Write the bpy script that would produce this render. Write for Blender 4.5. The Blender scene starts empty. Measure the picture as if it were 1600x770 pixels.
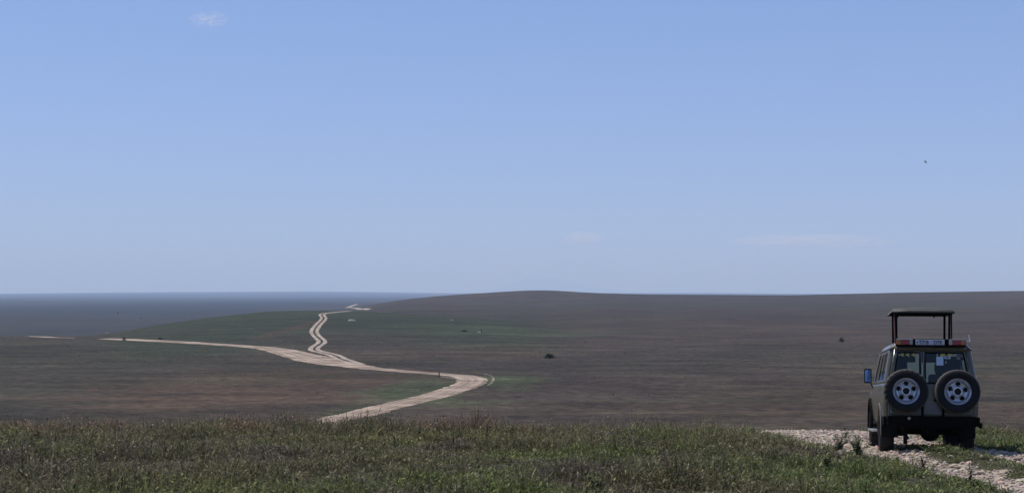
import bpy, bmesh, math, random
import numpy as np
from mathutils import Vector, Matrix, Euler

R = math.radians
random.seed(7)
rng = np.random.default_rng(11)
scene = bpy.context.scene
col = scene.collection

# ------------------------------------------------------------------ camera
CZ = 3.0                       # camera height above the knoll; ground near it is about 0
F, PX0, PY0 = 2500.0, 800.0, 456.0
cam_d = bpy.data.cameras.new('camera')
cam_d.sensor_width = 36.0
cam_d.lens = 36.0 * F / 1600.0
cam_d.shift_y = (PY0 - 385.0) / 1600.0
cam_d.clip_start = 0.5
cam_d.clip_end = 200000.0
cam = bpy.data.objects.new('camera', cam_d)
cam.location = (0, 0, CZ)
cam.rotation_euler = (R(90), 0, 0)
col.objects.link(cam)
scene.camera = cam

# ------------------------------------------------------------------ light
SUN_EL, SUN_AZ = 62.0, -69.0    # azimuth clockwise from +Y
world = bpy.data.worlds.new('World')
scene.world = world
world.use_nodes = True
wn, wl = world.node_tree.nodes, world.node_tree.links
wn.clear()
wo = wn.new('ShaderNodeOutputWorld')
bg = wn.new('ShaderNodeBackground')
sky = wn.new('ShaderNodeTexSky')
sky.sky_type = 'NISHITA'
sky.sun_disc = False
sky.sun_elevation = R(SUN_EL)
sky.sun_rotation = R(SUN_AZ % 360)
sky.altitude = 1500.0
sky.air_density = 1.0
sky.dust_density = 0.3
sky.ozone_density = 5.0
bg.inputs['Strength'].default_value = 0.118
gain = wn.new('ShaderNodeMix'); gain.data_type = 'RGBA'; gain.blend_type = 'MULTIPLY'; gain.inputs[0].default_value = 1.0
gain.inputs[7].default_value = (1.55, 1.81, 2.68, 1)      # a clear, even blue dry-season sky
gam = wn.new('ShaderNodeGamma'); gam.inputs[1].default_value = 0.55
wl.new(sky.outputs[0], gam.inputs[0])
wl.new(gam.outputs[0], gain.inputs[6])
wl.new(gain.outputs[2], bg.inputs['Color'])
wl.new(bg.outputs[0], wo.inputs['Surface'])

sd = bpy.data.lights.new('sun', 'SUN')
sd.energy = 5.0
sd.angle = R(0.5)
sd.color = (1.0, 0.965, 0.92)
sun = bpy.data.objects.new('sun', sd)
sdir = Vector((math.sin(R(SUN_AZ)) * math.cos(R(SUN_EL)), math.cos(R(SUN_AZ)) * math.cos(R(SUN_EL)), math.sin(R(SUN_EL))))
sun.rotation_euler = sdir.to_track_quat('Z', 'Y').to_euler()
sun.location = sdir * 80
col.objects.link(sun)

scene.view_settings.view_transform = 'Standard'
scene.view_settings.look = 'None'
scene.view_settings.exposure = -0.15
scene.view_settings.gamma = 1.0
scene.view_settings.use_curve_mapping = False
scene.cycles.use_denoising = True
scene.cycles.max_bounces = 8
scene.cycles.transparent_max_bounces = 16
scene.cycles.volume_bounces = 3

# ------------------------------------------------------------------ helpers
def tag(o, label=None, cat=None, group=None, kind=None):
    if label: o['label'] = label
    if cat: o['category'] = cat
    if group: o['group'] = group
    if kind: o['kind'] = kind
    return o

def empty(name, loc=(0, 0, 0)):
    o = bpy.data.objects.new(name, None)
    o.location = loc
    o.empty_display_size = 0.3
    col.objects.link(o)
    return o

def mat(name, color, rough=0.6, metal=0.0, spec=0.5, var=0.0, vscale=8.0, bump=0.0, bscale=60.0):
    m = bpy.data.materials.new(name)
    m.use_nodes = True
    nt = m.node_tree
    b = nt.nodes['Principled BSDF']
    b.inputs['Base Color'].default_value = (*color, 1)
    b.inputs['Roughness'].default_value = rough
    b.inputs['Metallic'].default_value = metal
    b.inputs['Specular IOR Level'].default_value = spec
    if var > 0 or bump > 0:
        tc = nt.nodes.new('ShaderNodeTexCoord')
    if var > 0:
        n = nt.nodes.new('ShaderNodeTexNoise')
        n.inputs['Scale'].default_value = vscale
        n.inputs['Detail'].default_value = 6
        n.inputs['Roughness'].default_value = 0.65
        r = nt.nodes.new('ShaderNodeMapRange')
        r.inputs[1].default_value = 0.3; r.inputs[2].default_value = 0.7
        r.inputs[3].default_value = 1 - var; r.inputs[4].default_value = 1 + var
        mx = nt.nodes.new('ShaderNodeMix'); mx.data_type = 'RGBA'; mx.blend_type = 'MULTIPLY'
        mx.inputs[0].default_value = 1.0
        mx.inputs[6].default_value = (*color, 1)
        nt.links.new(tc.outputs['Object'], n.inputs['Vector'])
        nt.links.new(n.outputs[0], r.inputs[0])
        nt.links.new(r.outputs[0], mx.inputs[7])
        nt.links.new(mx.outputs[2], b.inputs['Base Color'])
    if bump > 0:
        n2 = nt.nodes.new('ShaderNodeTexNoise')
        n2.inputs['Scale'].default_value = bscale
        n2.inputs['Detail'].default_value = 5
        bp = nt.nodes.new('ShaderNodeBump')
        bp.inputs['Strength'].default_value = bump
        bp.inputs['Distance'].default_value = 0.02
        nt.links.new(tc.outputs['Object'], n2.inputs['Vector'])
        nt.links.new(n2.outputs[0], bp.inputs['Height'])
        nt.links.new(bp.outputs[0], b.inputs['Normal'])
    return m

class MB:
    """collects shapes and links them as ONE mesh object"""
    def __init__(self):
        self.v, self.f = [], []
    def add(self, vs, fs):
        n = len(self.v)
        self.v += [tuple(p) for p in vs]
        self.f += [tuple(i + n for i in q) for q in fs]
        return self
    def box(self, x0, x1, y0, y1, z0, z1, M=None, taper=None):
        vs = [(x0, y0, z0), (x1, y0, z0), (x1, y1, z0), (x0, y1, z0), (x0, y0, z1), (x1, y0, z1), (x1, y1, z1), (x0, y1, z1)]
        if M is not None: vs = [M @ Vector(p) for p in vs]
        return self.add(vs, [(0, 3, 2, 1), (4, 5, 6, 7), (0, 1, 5, 4), (1, 2, 6, 5), (2, 3, 7, 6), (3, 0, 4, 7)])
    def tube(self, pts, r, n=8, r1=None):
        pts = [Vector(p) for p in pts]
        vs, fs = [], []
        for i, p in enumerate(pts):
            d = (pts[min(i + 1, len(pts) - 1)] - pts[max(i - 1, 0)]).normalized()
            a = d.orthogonal().normalized() if i == 0 else (a - d * a.dot(d)).normalized()
            b = d.cross(a)
            rr = r if r1 is None else r + (r1 - r) * i / (len(pts) - 1)
            for k in range(n):
                t = 2 * math.pi * k / n
                vs.append(p + a * math.cos(t) * rr + b * math.sin(t) * rr)
        for i in range(len(pts) - 1):
            for k in range(n):
                fs.append((i * n + k, i * n + (k + 1) % n, (i + 1) * n + (k + 1) % n, (i + 1) * n + k))
        fs.append(tuple(range(n - 1, -1, -1)))
        fs.append(tuple((len(pts) - 1) * n + k for k in range(n)))
        return self.add(vs, fs)
    def lathe(self, prof, n=32, M=None, fn=None, close=False):
        """prof: (radius, axial) pairs round local Y; fn(i,k,r,h)->(r,h) may vary it"""
        vs, fs = [], []
        for i, (r, h) in enumerate(prof):
            for k in range(n):
                rr, hh = fn(i, k, r, h) if fn else (r, h)
                t = 2 * math.pi * k / n
                p = Vector((rr * math.sin(t), hh, rr * math.cos(t)))
                vs.append(M @ p if M is not None else p)
        m = len(prof)
        for i in range(m if close else m - 1):
            j = (i + 1) % m
            for k in range(n):
                fs.append((i * n + k, j * n + k, j * n + (k + 1) % n, i * n + (k + 1) % n))
        return self.add(vs, fs)
    def disc(self, r, y, n=32, M=None):
        vs = [Vector((r * math.sin(2 * math.pi * k / n), y, r * math.cos(2 * math.pi * k / n))) for k in range(n)]
        if M is not None: vs = [M @ p for p in vs]
        return self.add(vs, [tuple(range(n))])
    def grid(self, us, vs_, fn, keep=None):
        pts = [fn(u, v) for v in vs_ for u in us]
        nu = len(us)
        fs = []
        for j in range(len(vs_) - 1):
            for i in range(nu - 1):
                if keep and not keep((us[i] + us[i + 1]) / 2, (vs_[j] + vs_[j + 1]) / 2): continue
                fs.append((j * nu + i, j * nu + i + 1, (j + 1) * nu + i + 1, (j + 1) * nu + i))
        return self.add(pts, fs)
    def build(self, name, m, parent=None, smooth=False, bevel=0.0, solid=0.0, offset=0.0):
        me = bpy.data.meshes.new(name)
        me.from_pydata([tuple(p) for p in self.v], [], self.f)
        bm = bmesh.new(); bm.from_mesh(me)
        loose = [v for v in bm.verts if not v.link_faces]
        bmesh.ops.delete(bm, geom=loose, context='VERTS')
        bmesh.ops.recalc_face_normals(bm, faces=bm.faces)
        bm.to_mesh(me); bm.free()
        if m: me.materials.append(m)
        o = bpy.data.objects.new(name, me)
        col.objects.link(o)
        if parent: o.parent = parent
        if smooth:
            me.shade_smooth()
            try: me.set_sharp_from_angle(angle=R(38))
            except Exception: pass
        if solid:
            s = o.modifiers.new('solid', 'SOLIDIFY'); s.thickness = solid; s.offset = offset
        if bevel:
            b = o.modifiers.new('bevel', 'BEVEL'); b.width = bevel; b.segments = 2; b.limit_method = 'ANGLE'
        return o

def np_mesh(name, verts, faces, m, colors=None, smooth=False, attr='tint'):
    """fast mesh from numpy: verts (n,3), faces: list of int arrays (k, corners)"""
    me = bpy.data.meshes.new(name)
    me.vertices.add(len(verts))
    me.vertices.foreach_set('co', np.ascontiguousarray(verts, np.float32).ravel())
    loops = np.concatenate([f.ravel() for f in faces]).astype(np.int32)
    tot = np.concatenate([np.full(len(f), f.shape[1], np.int32) for f in faces])
    start = np.concatenate([[0], np.cumsum(tot)[:-1]]).astype(np.int32)
    me.loops.add(len(loops)); me.loops.foreach_set('vertex_index', loops)
    me.polygons.add(len(tot)); me.polygons.foreach_set('loop_start', start)
    me.polygons.foreach_set('loop_total', tot)
    me.polygons.foreach_set('use_smooth', np.full(len(tot), smooth, bool))
    if colors is not None:
        a = me.attributes.new(attr, 'FLOAT_COLOR', 'POINT')
        c4 = np.ones((len(verts), 4), np.float32); c4[:, :3] = colors
        a.data.foreach_set('color', c4.ravel())
    me.update(calc_edges=True)
    if m: me.materials.append(m)
    o = bpy.data.objects.new(name, me)
    col.objects.link(o)
    return o

def vnoise(x, y, seed=0):
    xi, yi = np.floor(x).astype(np.int64), np.floor(y).astype(np.int64)
    fx, fy = x - xi, y - yi
    fx, fy = fx * fx * (3 - 2 * fx), fy * fy * (3 - 2 * fy)
    def h(a, b):
        n = (a * 374761393 + b * 668265263 + seed * 974634777) & 0xffffffff
        n = ((n ^ (n >> 13)) * 1274126177) & 0xffffffff
        n = n ^ (n >> 16)
        return (n & 0xffff) / 65535.0
    return (h(xi, yi) * (1 - fx) + h(xi + 1, yi) * fx) * (1 - fy) + (h(xi, yi + 1) * (1 - fx) + h(xi + 1, yi + 1) * fx) * fy

def fbm(x, y, seed=0, oct=4):
    s, a, t = 0, 0.5, 0
    for i in range(oct):
        s = s + a * vnoise(x * 2 ** i, y * 2 ** i, seed + i * 17); t += a; a *= 0.5
    return s / t

def sstep(a, b, x):
    t = np.clip((x - a) / (b - a), 0, 1)
    return t * t * (3 - 2 * t)

# ------------------------------------------------------------------ terrain heights
# heights below are relative to the eye; every column is a profile over distance
AK = np.linspace(-700, 2300, 301)                 # direction, as picture columns at the eye's tangent plane
LD = np.linspace(math.log(2.0), math.log(60000.0), 2600)
def prof(kn):
    d, z = zip(*kn)
    return np.interp(LD, np.log(np.array(d)), z)
HORIZ_NEAR = ([-700, 520, 600, 650, 700, 760, 800, 830, 870, 920, 1000, 1240, 1400, 1600, 2300],
              [476, 476, 471, 465.5, 461, 457.3, 454.6, 453.2, 453.8, 457, 459.6, 461, 457, 454, 452])
HORIZ_FAR = ([-700, 0, 200, 500, 700, 1000, 1100, 1240, 2300], [459, 458.5, 456.5, 454.8, 457.6, 457.6, 457.2, 458.5, 459])
MOUND_Y = ([-700, 60, 150, 250, 330, 420, 480, 560, 650, 750, 850, 950], [527, 526.5, 525, 507, 495, 486, 484.6, 486, 491.5, 499, 507, 514])
MOUND_D = ([-700, 60, 150, 300, 420, 560, 850, 950], [500, 500, 510, 660, 800, 820, 700, 640])
T = np.zeros((len(AK), len(LD)))
for i, a in enumerate(AK):
    yn, yf = np.interp(a, *HORIZ_NEAR), np.interp(a, *HORIZ_FAR)
    Dm, ym = np.interp(a, *MOUND_D), np.interp(a, *MOUND_Y)
    zm = -(ym - PY0) / F * Dm
    Dr = 2050.0
    zr = -(yn - PY0) / F * Dr
    left = 1 - float(sstep(420, 640, a))          # 1 on the lower plain at the left
    mid = 1 - float(sstep(840, 960, a))           # 1 where the green rise stands
    zback = -33.0 * left + (1 - left) * -13.6
    far_in = -33.0 * left + (1 - left) * zr
    flat = [(176, -14.0), (300, -14.0), (430, -14.0)]
    with_m = [(Dm * 0.86, zm - (zm + 14.0) * 0.22), (Dm, zm), (Dm * 1.1, zm - 1.1), (Dm * 1.3, zback), (1250, -33 * left + (1 - left) * (-11.8)), (1500, -33 * left + (1 - left) * (-10.6))]
    without = [(Dm * 0.86, -14.0), (Dm, -13.8), (Dm * 1.1, -13.5), (Dm * 1.3, -13.0), (1250, -11.5 + (zr + 5) * .3), (1500, -9.8 + (zr + 5) * .5)]
    q = [(u[0], u[1] * mid + w[1] * (1 - mid)) for u, w in zip(with_m, without)]
    far = [(Dr * 0.9, far_in - 0.35 * (1 - left)), (Dr, far_in), (Dr * 1.15, far_in - 1.5), (Dr * 2.2, -33.0), (11000, -34.0), (18000, -(yf - PY0) / F * 18000 * 0.8 - 9), (21500, -(yf - PY0) / F * 21500), (25000, -(yf - PY0) / F * 21500 - 12), (60000, -90)]
    T[i] = prof([(60, -6.6), (90, -11.0), (120, -13.4), (150, -14.0)] + flat + q + far)
def blur(A, n, ax):
    k = np.hanning(n + 2)[1:-1]; k /= k.sum()
    return np.apply_along_axis(lambda r: np.convolve(np.pad(r, n // 2, mode='edge'), k, 'valid'), ax, A)
T = blur(T, 21, 1)
T = blur(T, 7, 0)
NEAR_L = prof([(2, -2.85), (22, -2.88), (27, -2.95), (33, -3.08), (37, -3.30), (40, -3.55), (48, -4.6), (60, -6.6), (60000, -6.6)])
NEAR_R = prof([(2, -2.80), (22, -2.86), (26, -2.895), (29.2, -2.925), (30.5, -3.01), (33.4, -3.235), (34.6, -3.31), (38.4, -3.36), (40.5, -3.53), (48, -4.7), (60, -6.6), (60000, -6.6)])
NEAR_L, NEAR_R = [np.convolve(np.pad(z, 6, mode='edge'), np.hanning(15)[1:-1] / np.hanning(15).sum(), 'valid') for z in (NEAR_L, NEAR_R)]

def poly_smooth(pts, step):
    """Catmull-Rom through the points, resampled at about step"""
    P = [np.array(p, float) for p in pts]
    P = [2 * P[0] - P[1]] + P + [2 * P[-1] - P[-2]]
    out = []
    for i in range(1, len(P) - 2):
        p0, p1, p2, p3 = P[i - 1:i + 3]
        n = max(2, int(np.linalg.norm(p2[:2] - p1[:2]) / step))
        for t in np.linspace(0, 1, n, endpoint=False):
            out.append(0.5 * ((2 * p1) + (-p0 + p2) * t + (2 * p0 - 5 * p1 + 4 * p2 - p3) * t * t + (-p0 + 3 * p1 - 3 * p2 + p3) * t ** 3))
    out.append(P[-2])
    return np.array(out)

NEAR_PATH = poly_smooth([(9.3, 14), (9.0, 18), (8.75, 21.5), (8.55, 23.5), (8.3, 25.3), (7.95, 27.6), (7.75, 30), (7.85, 33), (7.9, 35.5), (7.75, 37.6), (7.1, 39.6), (5.6, 42), (3.4, 45)], 0.25)
def near_road(X, Y):
    """(signed offset across, position along) for the track on the knoll"""
    X, Y = np.asarray(X, float), np.asarray(Y, float)
    best = np.full(X.shape, 1e9); off = np.full(X.shape, 1e9); along = np.zeros(X.shape)
    m = (np.abs(X - 7) < 9) & (Y > 10) & (Y < 50)
    if not m.any(): return off, along
    x, y = X[m], Y[m]
    b, o, al = best[m], off[m], along[m]
    for i in range(len(NEAR_PATH) - 1):
        p, q = NEAR_PATH[i, :2], NEAR_PATH[i + 1, :2]
        d = q - p; L = np.linalg.norm(d); d = d / L
        t = np.clip((x - p[0]) * d[0] + (y - p[1]) * d[1], 0, L)
        ex, ey = x - p[0] - d[0] * t, y - p[1] - d[1] * t
        r = np.hypot(ex, ey)
        s = np.where(ex * d[1] - ey * d[0] > 0, r, -r)
        u = r < b
        b = np.where(u, r, b); o = np.where(u, s, o); al = np.where(u, i * 0.25 + t, al)
    off[m], along[m] = o, al
    return off, along

def zsmooth(X, Y):
    X, Y = np.asarray(X, float), np.asarray(Y, float)
    D = np.maximum(np.hypot(X * 0.35, Y), 2.05)    # profiles run mostly along the view
    D = np.where(Y < 0, np.hypot(X, Y) + 2.05, np.maximum(Y * 0.9 + 0.1 * D, 2.05))
    a = np.where(Y > 1, PX0 + F * X / np.maximum(Y, 1), np.where(X > 0, 2300, -700))
    a = np.clip(a, -690, 2290)
    fi = (a - AK[0]) / (AK[1] - AK[0]); i0 = np.floor(fi).astype(int); ft = fi - i0
    fl = np.clip((np.log(D) - LD[0]) / (LD[1] - LD[0]), 0, len(LD) - 2); j0 = np.floor(fl).astype(int); fu = fl - j0
    g = lambda A: (A[i0, j0] * (1 - ft) + A[i0 + 1, j0] * ft) * (1 - fu) + (A[i0, j0 + 1] * (1 - ft) + A[i0 + 1, j0 + 1] * ft) * fu
    h = lambda A: A[j0] * (1 - fu) + A[j0 + 1] * fu
    zf = g(T)
    w = sstep(1.5, 5.5, X) * (1 - sstep(10.5, 14, X) * 0.6)
    zn = h(NEAR_L) * (1 - w) + h(NEAR_R) * w
    k = sstep(44, 60, D)
    return zn * (1 - k) + zf * k

def zfun(X, Y):
    """ground height in world units"""
    z = zsmooth(X, Y)
    r = np.hypot(X, Y)
    n1 = fbm(np.asarray(X) / 1.7, np.asarray(Y) / 1.7, 3, 3) - 0.5
    n2 = fbm(np.asarray(X) / 45., np.asarray(Y) / 45., 5, 3) - 0.5
    off, al = near_road(X, Y)
    road = 1 - sstep(1.5, 2.3, np.abs(off))
    z = z + n1 * 0.10 * (1 - sstep(60, 120, r)) * (1 - road) + n2 * 0.35 * sstep(150, 260, r) * (1 - sstep(4000, 9000, r))
    z = z - 0.10 * road
    return z + CZ

def at(px, py, dmin=100.0, dmax=30000.0):
    """point of the ground met by the ray through a picture point, beyond dmin"""
    D = np.exp(np.linspace(math.log(dmin), math.log(dmax), 6000))
    X = (px - PX0) / F * D
    gap = zfun(X, D) - (CZ - (py - PY0) / F * D)
    i = np.argmax(gap > 0)
    if gap[i] <= 0: i = len(D) - 1
    return np.array([X[i], D[i]])

# ------------------------------------------------------------------ ground sheet
th = np.unique(np.concatenate([np.linspace(-180, -26, 60), np.linspace(-26, 26, 521), np.linspace(26, 180, 60)]))[:-1]
th = np.radians(th)
rr = np.concatenate([np.exp(np.arange(math.log(2.0), math.log(1500), 0.0095)), np.exp(np.arange(math.log(1500), math.log(46000), 0.028))])
TT, RR_ = np.meshgrid(th, rr)
GX, GY = RR_ * np.sin(TT), RR_ * np.cos(TT)
GZ = zfun(GX.ravel(), GY.ravel()).reshape(GX.shape)

PLAIN = np.array([.045, .034, .0255])
OLIVE = np.array([.036, .033, .020])
GREEN = np.array([.032, .0345, .018])
LUSH = np.array([.047, .055, .026])
RUST = np.array([.058, .038, .0235])
SOIL = np.array([.050, .044, .030])

def ground_tint(X, Y):
    Dd = np.hypot(X, Y)
    a = PX0 + F * X / np.maximum(Y, 1)
    n = fbm(X / 60, Y / 60, 21, 4)
    n_f = fbm(X / 5, Y / 7, 24, 3)
    n_big = fbm(X / 240, Y / 240, 22, 3)
    def mixc(C, c, w): return C * (1 - w[:, None]) + c * w[:, None]
    C = np.repeat(PLAIN[None], len(X), 0)
    C = mixc(C, OLIVE, sstep(.5, .75, n_big) * 0.7 * sstep(100, 200, Dd))
    C = mixc(C, OLIVE * .92, (1 - sstep(380, 640, a + (n - .5) * 300)) * .6 * (Y > 0))
    C = mixc(C, RUST, sstep(.55, .8, fbm(X / 35, Y / 90, 23, 3)) * 0.35)
    # the green rise with the twin tracks
    Dm = np.interp(a, *MOUND_D)
    g = sstep(0.46, 0.66, Dd / Dm + (n - .5) * .25) * (1 - sstep(1.06, 1.2, Dd / Dm)) * sstep(110, 240, a) * (1 - sstep(780, 930, a + (n - .5) * 120)) * (Y > 0)
    C = mixc(C, GREEN, g)
    def blob(px, py, rx, ry, c, w, soft=.5):
        p = at(px, py)
        d = np.hypot((X - p[0]) / rx, (Y - p[1]) / ry) + (n - .5) * 0.9 + (n_f - .5) * 1.1
        return mixc(C, c, (1 - sstep(1 - soft, 1 + soft, d)) * w)
    C = blob(470, 605, 26, 46, RUST, .75)
    C = blob(330, 625, 16, 18, RUST, .45)
    C = blob(650, 612, 7, 26, LUSH, .9)
    C = blob(560, 640, 6, 10, LUSH, .7)
    C = blob(790, 596, 6.5, 20, LUSH, .9)
    C = blob(720, 630, 8, 9, LUSH, .6)
    C = blob(1130, 640, 60, 14, RUST, .35)
    C = blob(476, 508, 3.8, 90, RUST, .7)
    C = blob(760, 514, 40, 60, LUSH, .35)
    low = sstep(1.02, 1.25, Dd / Dm) * (1 - sstep(430, 640, a)) * (Y > 0)
    C = mixc(C, np.array([.033, .030, .024]), low * .85)
    broad = fbm(X / 700, Y / 1500, 27, 4)
    C = C * (1 + ((broad - .5) * 1.1 * sstep(600, 1500, Dd))[:, None])
    C = mixc(C, SOIL, (1 - sstep(48, 70, Dd)))
    return C
gc = ground_tint(GX.ravel(), GY.ravel())
nr, nt_ = GX.shape
idx = np.arange(nr * nt_).reshape(nr, nt_)
quads = np.stack([idx[:-1, :], np.roll(idx, -1, 1)[:-1, :], np.roll(idx, -1, 1)[1:, :], idx[1:, :]], -1).reshape(-1, 4)[:, ::-1]
cap = idx[0][None, :]

def ground_material():
    m = bpy.data.materials.new('dry_grassland')
    m.use_nodes = True
    nt = m.node_tree; N, L = nt.nodes, nt.links
    b = N['Principled BSDF']; b.inputs['Roughness'].default_value = 0.95; b.inputs['Specular IOR Level'].default_value = 0.1
    at_ = N.new('ShaderNodeAttribute'); at_.attribute_name = 'tint'
    tc = N.new('ShaderNodeTexCoord')
    last = at_.outputs['Color']
    for sc, lo, hi, det, stretch in ((0.018, .76, 1.26, 6, .6), (0.11, .58, 1.46, 6, .5), (0.75, .42, 1.68, 6, .8), (6.0, .6, 1.4, 3, 1.0)):
        mp = N.new('ShaderNodeMapping'); mp.inputs['Scale'].default_value = (sc * stretch, sc, sc)
        n = N.new('ShaderNodeTexNoise'); n.inputs['Scale'].default_value = 1; n.inputs['Detail'].default_value = det; n.inputs['Roughness'].default_value = .6
        r = N.new('ShaderNodeMapRange'); r.inputs[1].default_value = .3; r.inputs[2].default_value = .7; r.inputs[3].default_value = lo; r.inputs[4].default_value = hi
        mx = N.new('ShaderNodeMix'); mx.data_type = 'RGBA'; mx.blend_type = 'MULTIPLY'; mx.inputs[0].default_value = 1
        L.new(tc.outputs['Object'], mp.inputs['Vector']); L.new(mp.outputs[0], n.inputs['Vector']); L.new(n.outputs[0], r.inputs[0])
        L.new(last, mx.inputs[6]); L.new(r.outputs[0], mx.inputs[7])
        last = mx.outputs[2]
    # scattered hue shift towards green
    mp = N.new('ShaderNodeMapping'); mp.inputs['Scale'].default_value = (.03, .05, .05)
    n = N.new('ShaderNodeTexNoise'); n.inputs['Detail'].default_value = 5; n.inputs['Scale'].default_value = 1
    r = N.new('ShaderNodeMapRange'); r.inputs[1].default_value = .5; r.inputs[2].default_value = .72
    mx = N.new('ShaderNodeMix'); mx.data_type = 'RGBA'; mx.blend_type = 'MULTIPLY'; mx.inputs[7].default_value = (.90, 1.02, .88, 1)
    L.new(tc.outputs['Object'], mp.inputs['Vector']); L.new(mp.outputs[0], n.inputs['Vector']); L.new(n.outputs[0], r.inputs[0])
    L.new(r.outputs[0], mx.inputs[0]); L.new(last, mx.inputs[6]); L.new(mx.outputs[2], b.inputs['Base Color'])
    nb = N.new('ShaderNodeTexNoise'); nb.inputs['Scale'].default_value = 1.6; nb.inputs['Detail'].default_value = 6
    bp = N.new('ShaderNodeBump'); bp.inputs['Strength'].default_value = 0.7; bp.inputs['Distance'].default_value = 0.25
    L.new(tc.outputs['Object'], nb.inputs['Vector']); L.new(nb.outputs[0], bp.inputs['Height']); L.new(bp.outputs[0], b.inputs['Normal'])
    return m
ground = np_mesh('ground', np.stack([GX.ravel(), GY.ravel(), GZ.ravel()], -1), [quads, cap], ground_material(), gc, smooth=True)
tag(ground, kind='structure')

# ------------------------------------------------------------------ roads
def road_material(name, c0, c1):
    m = bpy.data.materials.new(name); m.use_nodes = True
    nt = m.node_tree; N, L = nt.nodes, nt.links
    b = N['Principled BSDF']; b.inputs['Roughness'].default_value = .95; b.inputs['Specular IOR Level'].default_value = .1
    tc = N.new('ShaderNodeTexCoord')
    uv = N.new('ShaderNodeAttribute'); uv.attribute_name = 'tint'      # r: across, g: along / 40
    n = N.new('ShaderNodeTexNoise'); n.inputs['Scale'].default_value = .16; n.inputs['Detail'].default_value = 4; n.inputs['Roughness'].default_value = .5
    # wheel lines run along the road
    mp = N.new('ShaderNodeMapping'); mp.inputs['Scale'].default_value = (5.5, .9, 1)
    n2 = N.new('ShaderNodeTexNoise'); n2.inputs['Scale'].default_value = 1; n2.inputs['Detail'].default_value = 4
    ad = N.new('ShaderNodeMath'); ad.operation = 'ADD'
    r = N.new('ShaderNodeMapRange'); r.inputs[1].default_value = .90; r.inputs[2].default_value = 1.13
    mx = N.new('ShaderNodeMix'); mx.data_type = 'RGBA'; mx.inputs[6].default_value = (*c0, 1); mx.inputs[7].default_value = (*c1, 1)
    L.new(tc.outputs['Object'], n.inputs['Vector']); L.new(uv.outputs['Color'], mp.inputs['Vector']); L.new(mp.outputs[0], n2.inputs['Vector'])
    L.new(n.outputs[0], ad.inputs[0]); L.new(n2.outputs[0], ad.inputs[1]); L.new(ad.outputs[0], r.inputs[0]); L.new(r.outputs[0], mx.inputs[0])
    L.new(mx.outputs[2], b.inputs['Base Color'])
    nb = N.new('ShaderNodeTexNoise'); nb.inputs['Scale'].default_value = 4; nb.inputs['Detail'].default_value = 6
    bp = N.new('ShaderNodeBump'); bp.inputs['Strength'].default_value = .25; bp.inputs['Distance'].default_value = .06
    L.new(tc.outputs['Object'], nb.inputs['Vector']); L.new(nb.outputs[0], bp.inputs['Height']); L.new(bp.outputs[0], b.inputs['Normal'])
    return m
M_ROAD = road_material('pale_dirt', (.19, .140, .100), (.38, .300, .225))
M_TRACK = road_material('pale_track', (.24, .19, .145), (.38, .315, .245))

M_SIDE = road_material('grassy_track', (.10, .09, .055), (.24, .205, .15))

def ribbon(name, path, width, m, lift=0.07, nw=9, jag=0.35, seed=1, offset=0.0, ends=True):
    """path: (k,2+) x,y (and optional width factor); a draped sheet with uneven edges"""
    P = path[:, :2]; wf = path[:, 2] if path.shape[1] > 2 else np.ones(len(P))
    d = np.gradient(P, axis=0); d /= np.maximum(np.linalg.norm(d, axis=1), 1e-6)[:, None]
    nrm = np.stack([d[:, 1], -d[:, 0]], -1)
    s = np.concatenate([[0], np.cumsum(np.linalg.norm(np.diff(P, axis=0), axis=1))])
    el = (vnoise(s / 2.2, s * 0 + seed, seed) + .6 * vnoise(s / .7, s * 0 + 3, seed + 1) - .8) * jag
    er = (vnoise(s / 2.2, s * 0 + seed + 9, seed + 5) + .6 * vnoise(s / .7, s * 0 + 3, seed + 6) - .8) * jag
    ts = np.linspace(-1, 1, nw)
    V, C = [], []
    for t in ts:
        half = np.where(t < 0, width * wf / 2 + el, width * wf / 2 + er)
        q = P + nrm * (offset + t * half)[:, None]
        e = lift if abs(t) < .99 else lift * 0.3
        V.append(np.stack([q[:, 0], q[:, 1], zfun(q[:, 0], q[:, 1]) + e], -1))
        C.append(np.stack([np.full(len(P), t), s / 40, s * 0], -1))
    V, C = np.stack(V, 1), np.stack(C, 1)
    n = len(P); ix = np.arange(n * nw).reshape(n, nw)
    q = np.stack([ix[:-1, :-1], ix[:-1, 1:], ix[1:, 1:], ix[1:, :-1]], -1).reshape(-1, 4)
    return np_mesh(name, V.reshape(-1, 3), [q], m, C.reshape(-1, 3), smooth=True)

mr = [(*at(px, py, 165), w) for px, py, w in (
    (522, 655.2, 1.0), (560, 648, 1.0), (597, 637.5, 1.0), (650, 625, 1.02), (694, 614, 1.05), (727, 602.5, 1.08), (739, 595, 1.1), (730, 589, 1.05), (700, 585.3, 1.0), (655, 581.8, .95), (610, 578.3, 1.0),
    (575, 574.8, 1.2), (540, 570, 1.7), (505, 564, 2.1), (470, 555.5, 2.1), (438, 547.5, 1.8), (400, 542, 1.6), (350, 538.6, 1.6), (300, 535.6, 1.55), (250, 532.7, 1.5), (205, 530.6, 1.4), (160, 529.2, .8))]
main_path = poly_smooth([(3.4, 45, .6), (-3, 60, .8), (-12, 95, .9), (-18, 135, 1), (-19, 160, 1)] + mr, 1.2)
tag(ribbon('dirt_road', main_path, 4.4, M_ROAD, seed=3, jag=.55), kind='structure')
spur = poly_smooth([(*at(118, 528.4), .15), (*at(88, 527.6), .5), (*at(70, 526.6), 1.1), (*at(58, 526.0), .8), (*at(46, 525.6), .2)], 2.0)
tag(ribbon('dirt_road_end', spur, 3.0, M_ROAD, seed=8, jag=.3, lift=.15), kind='structure')

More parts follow.
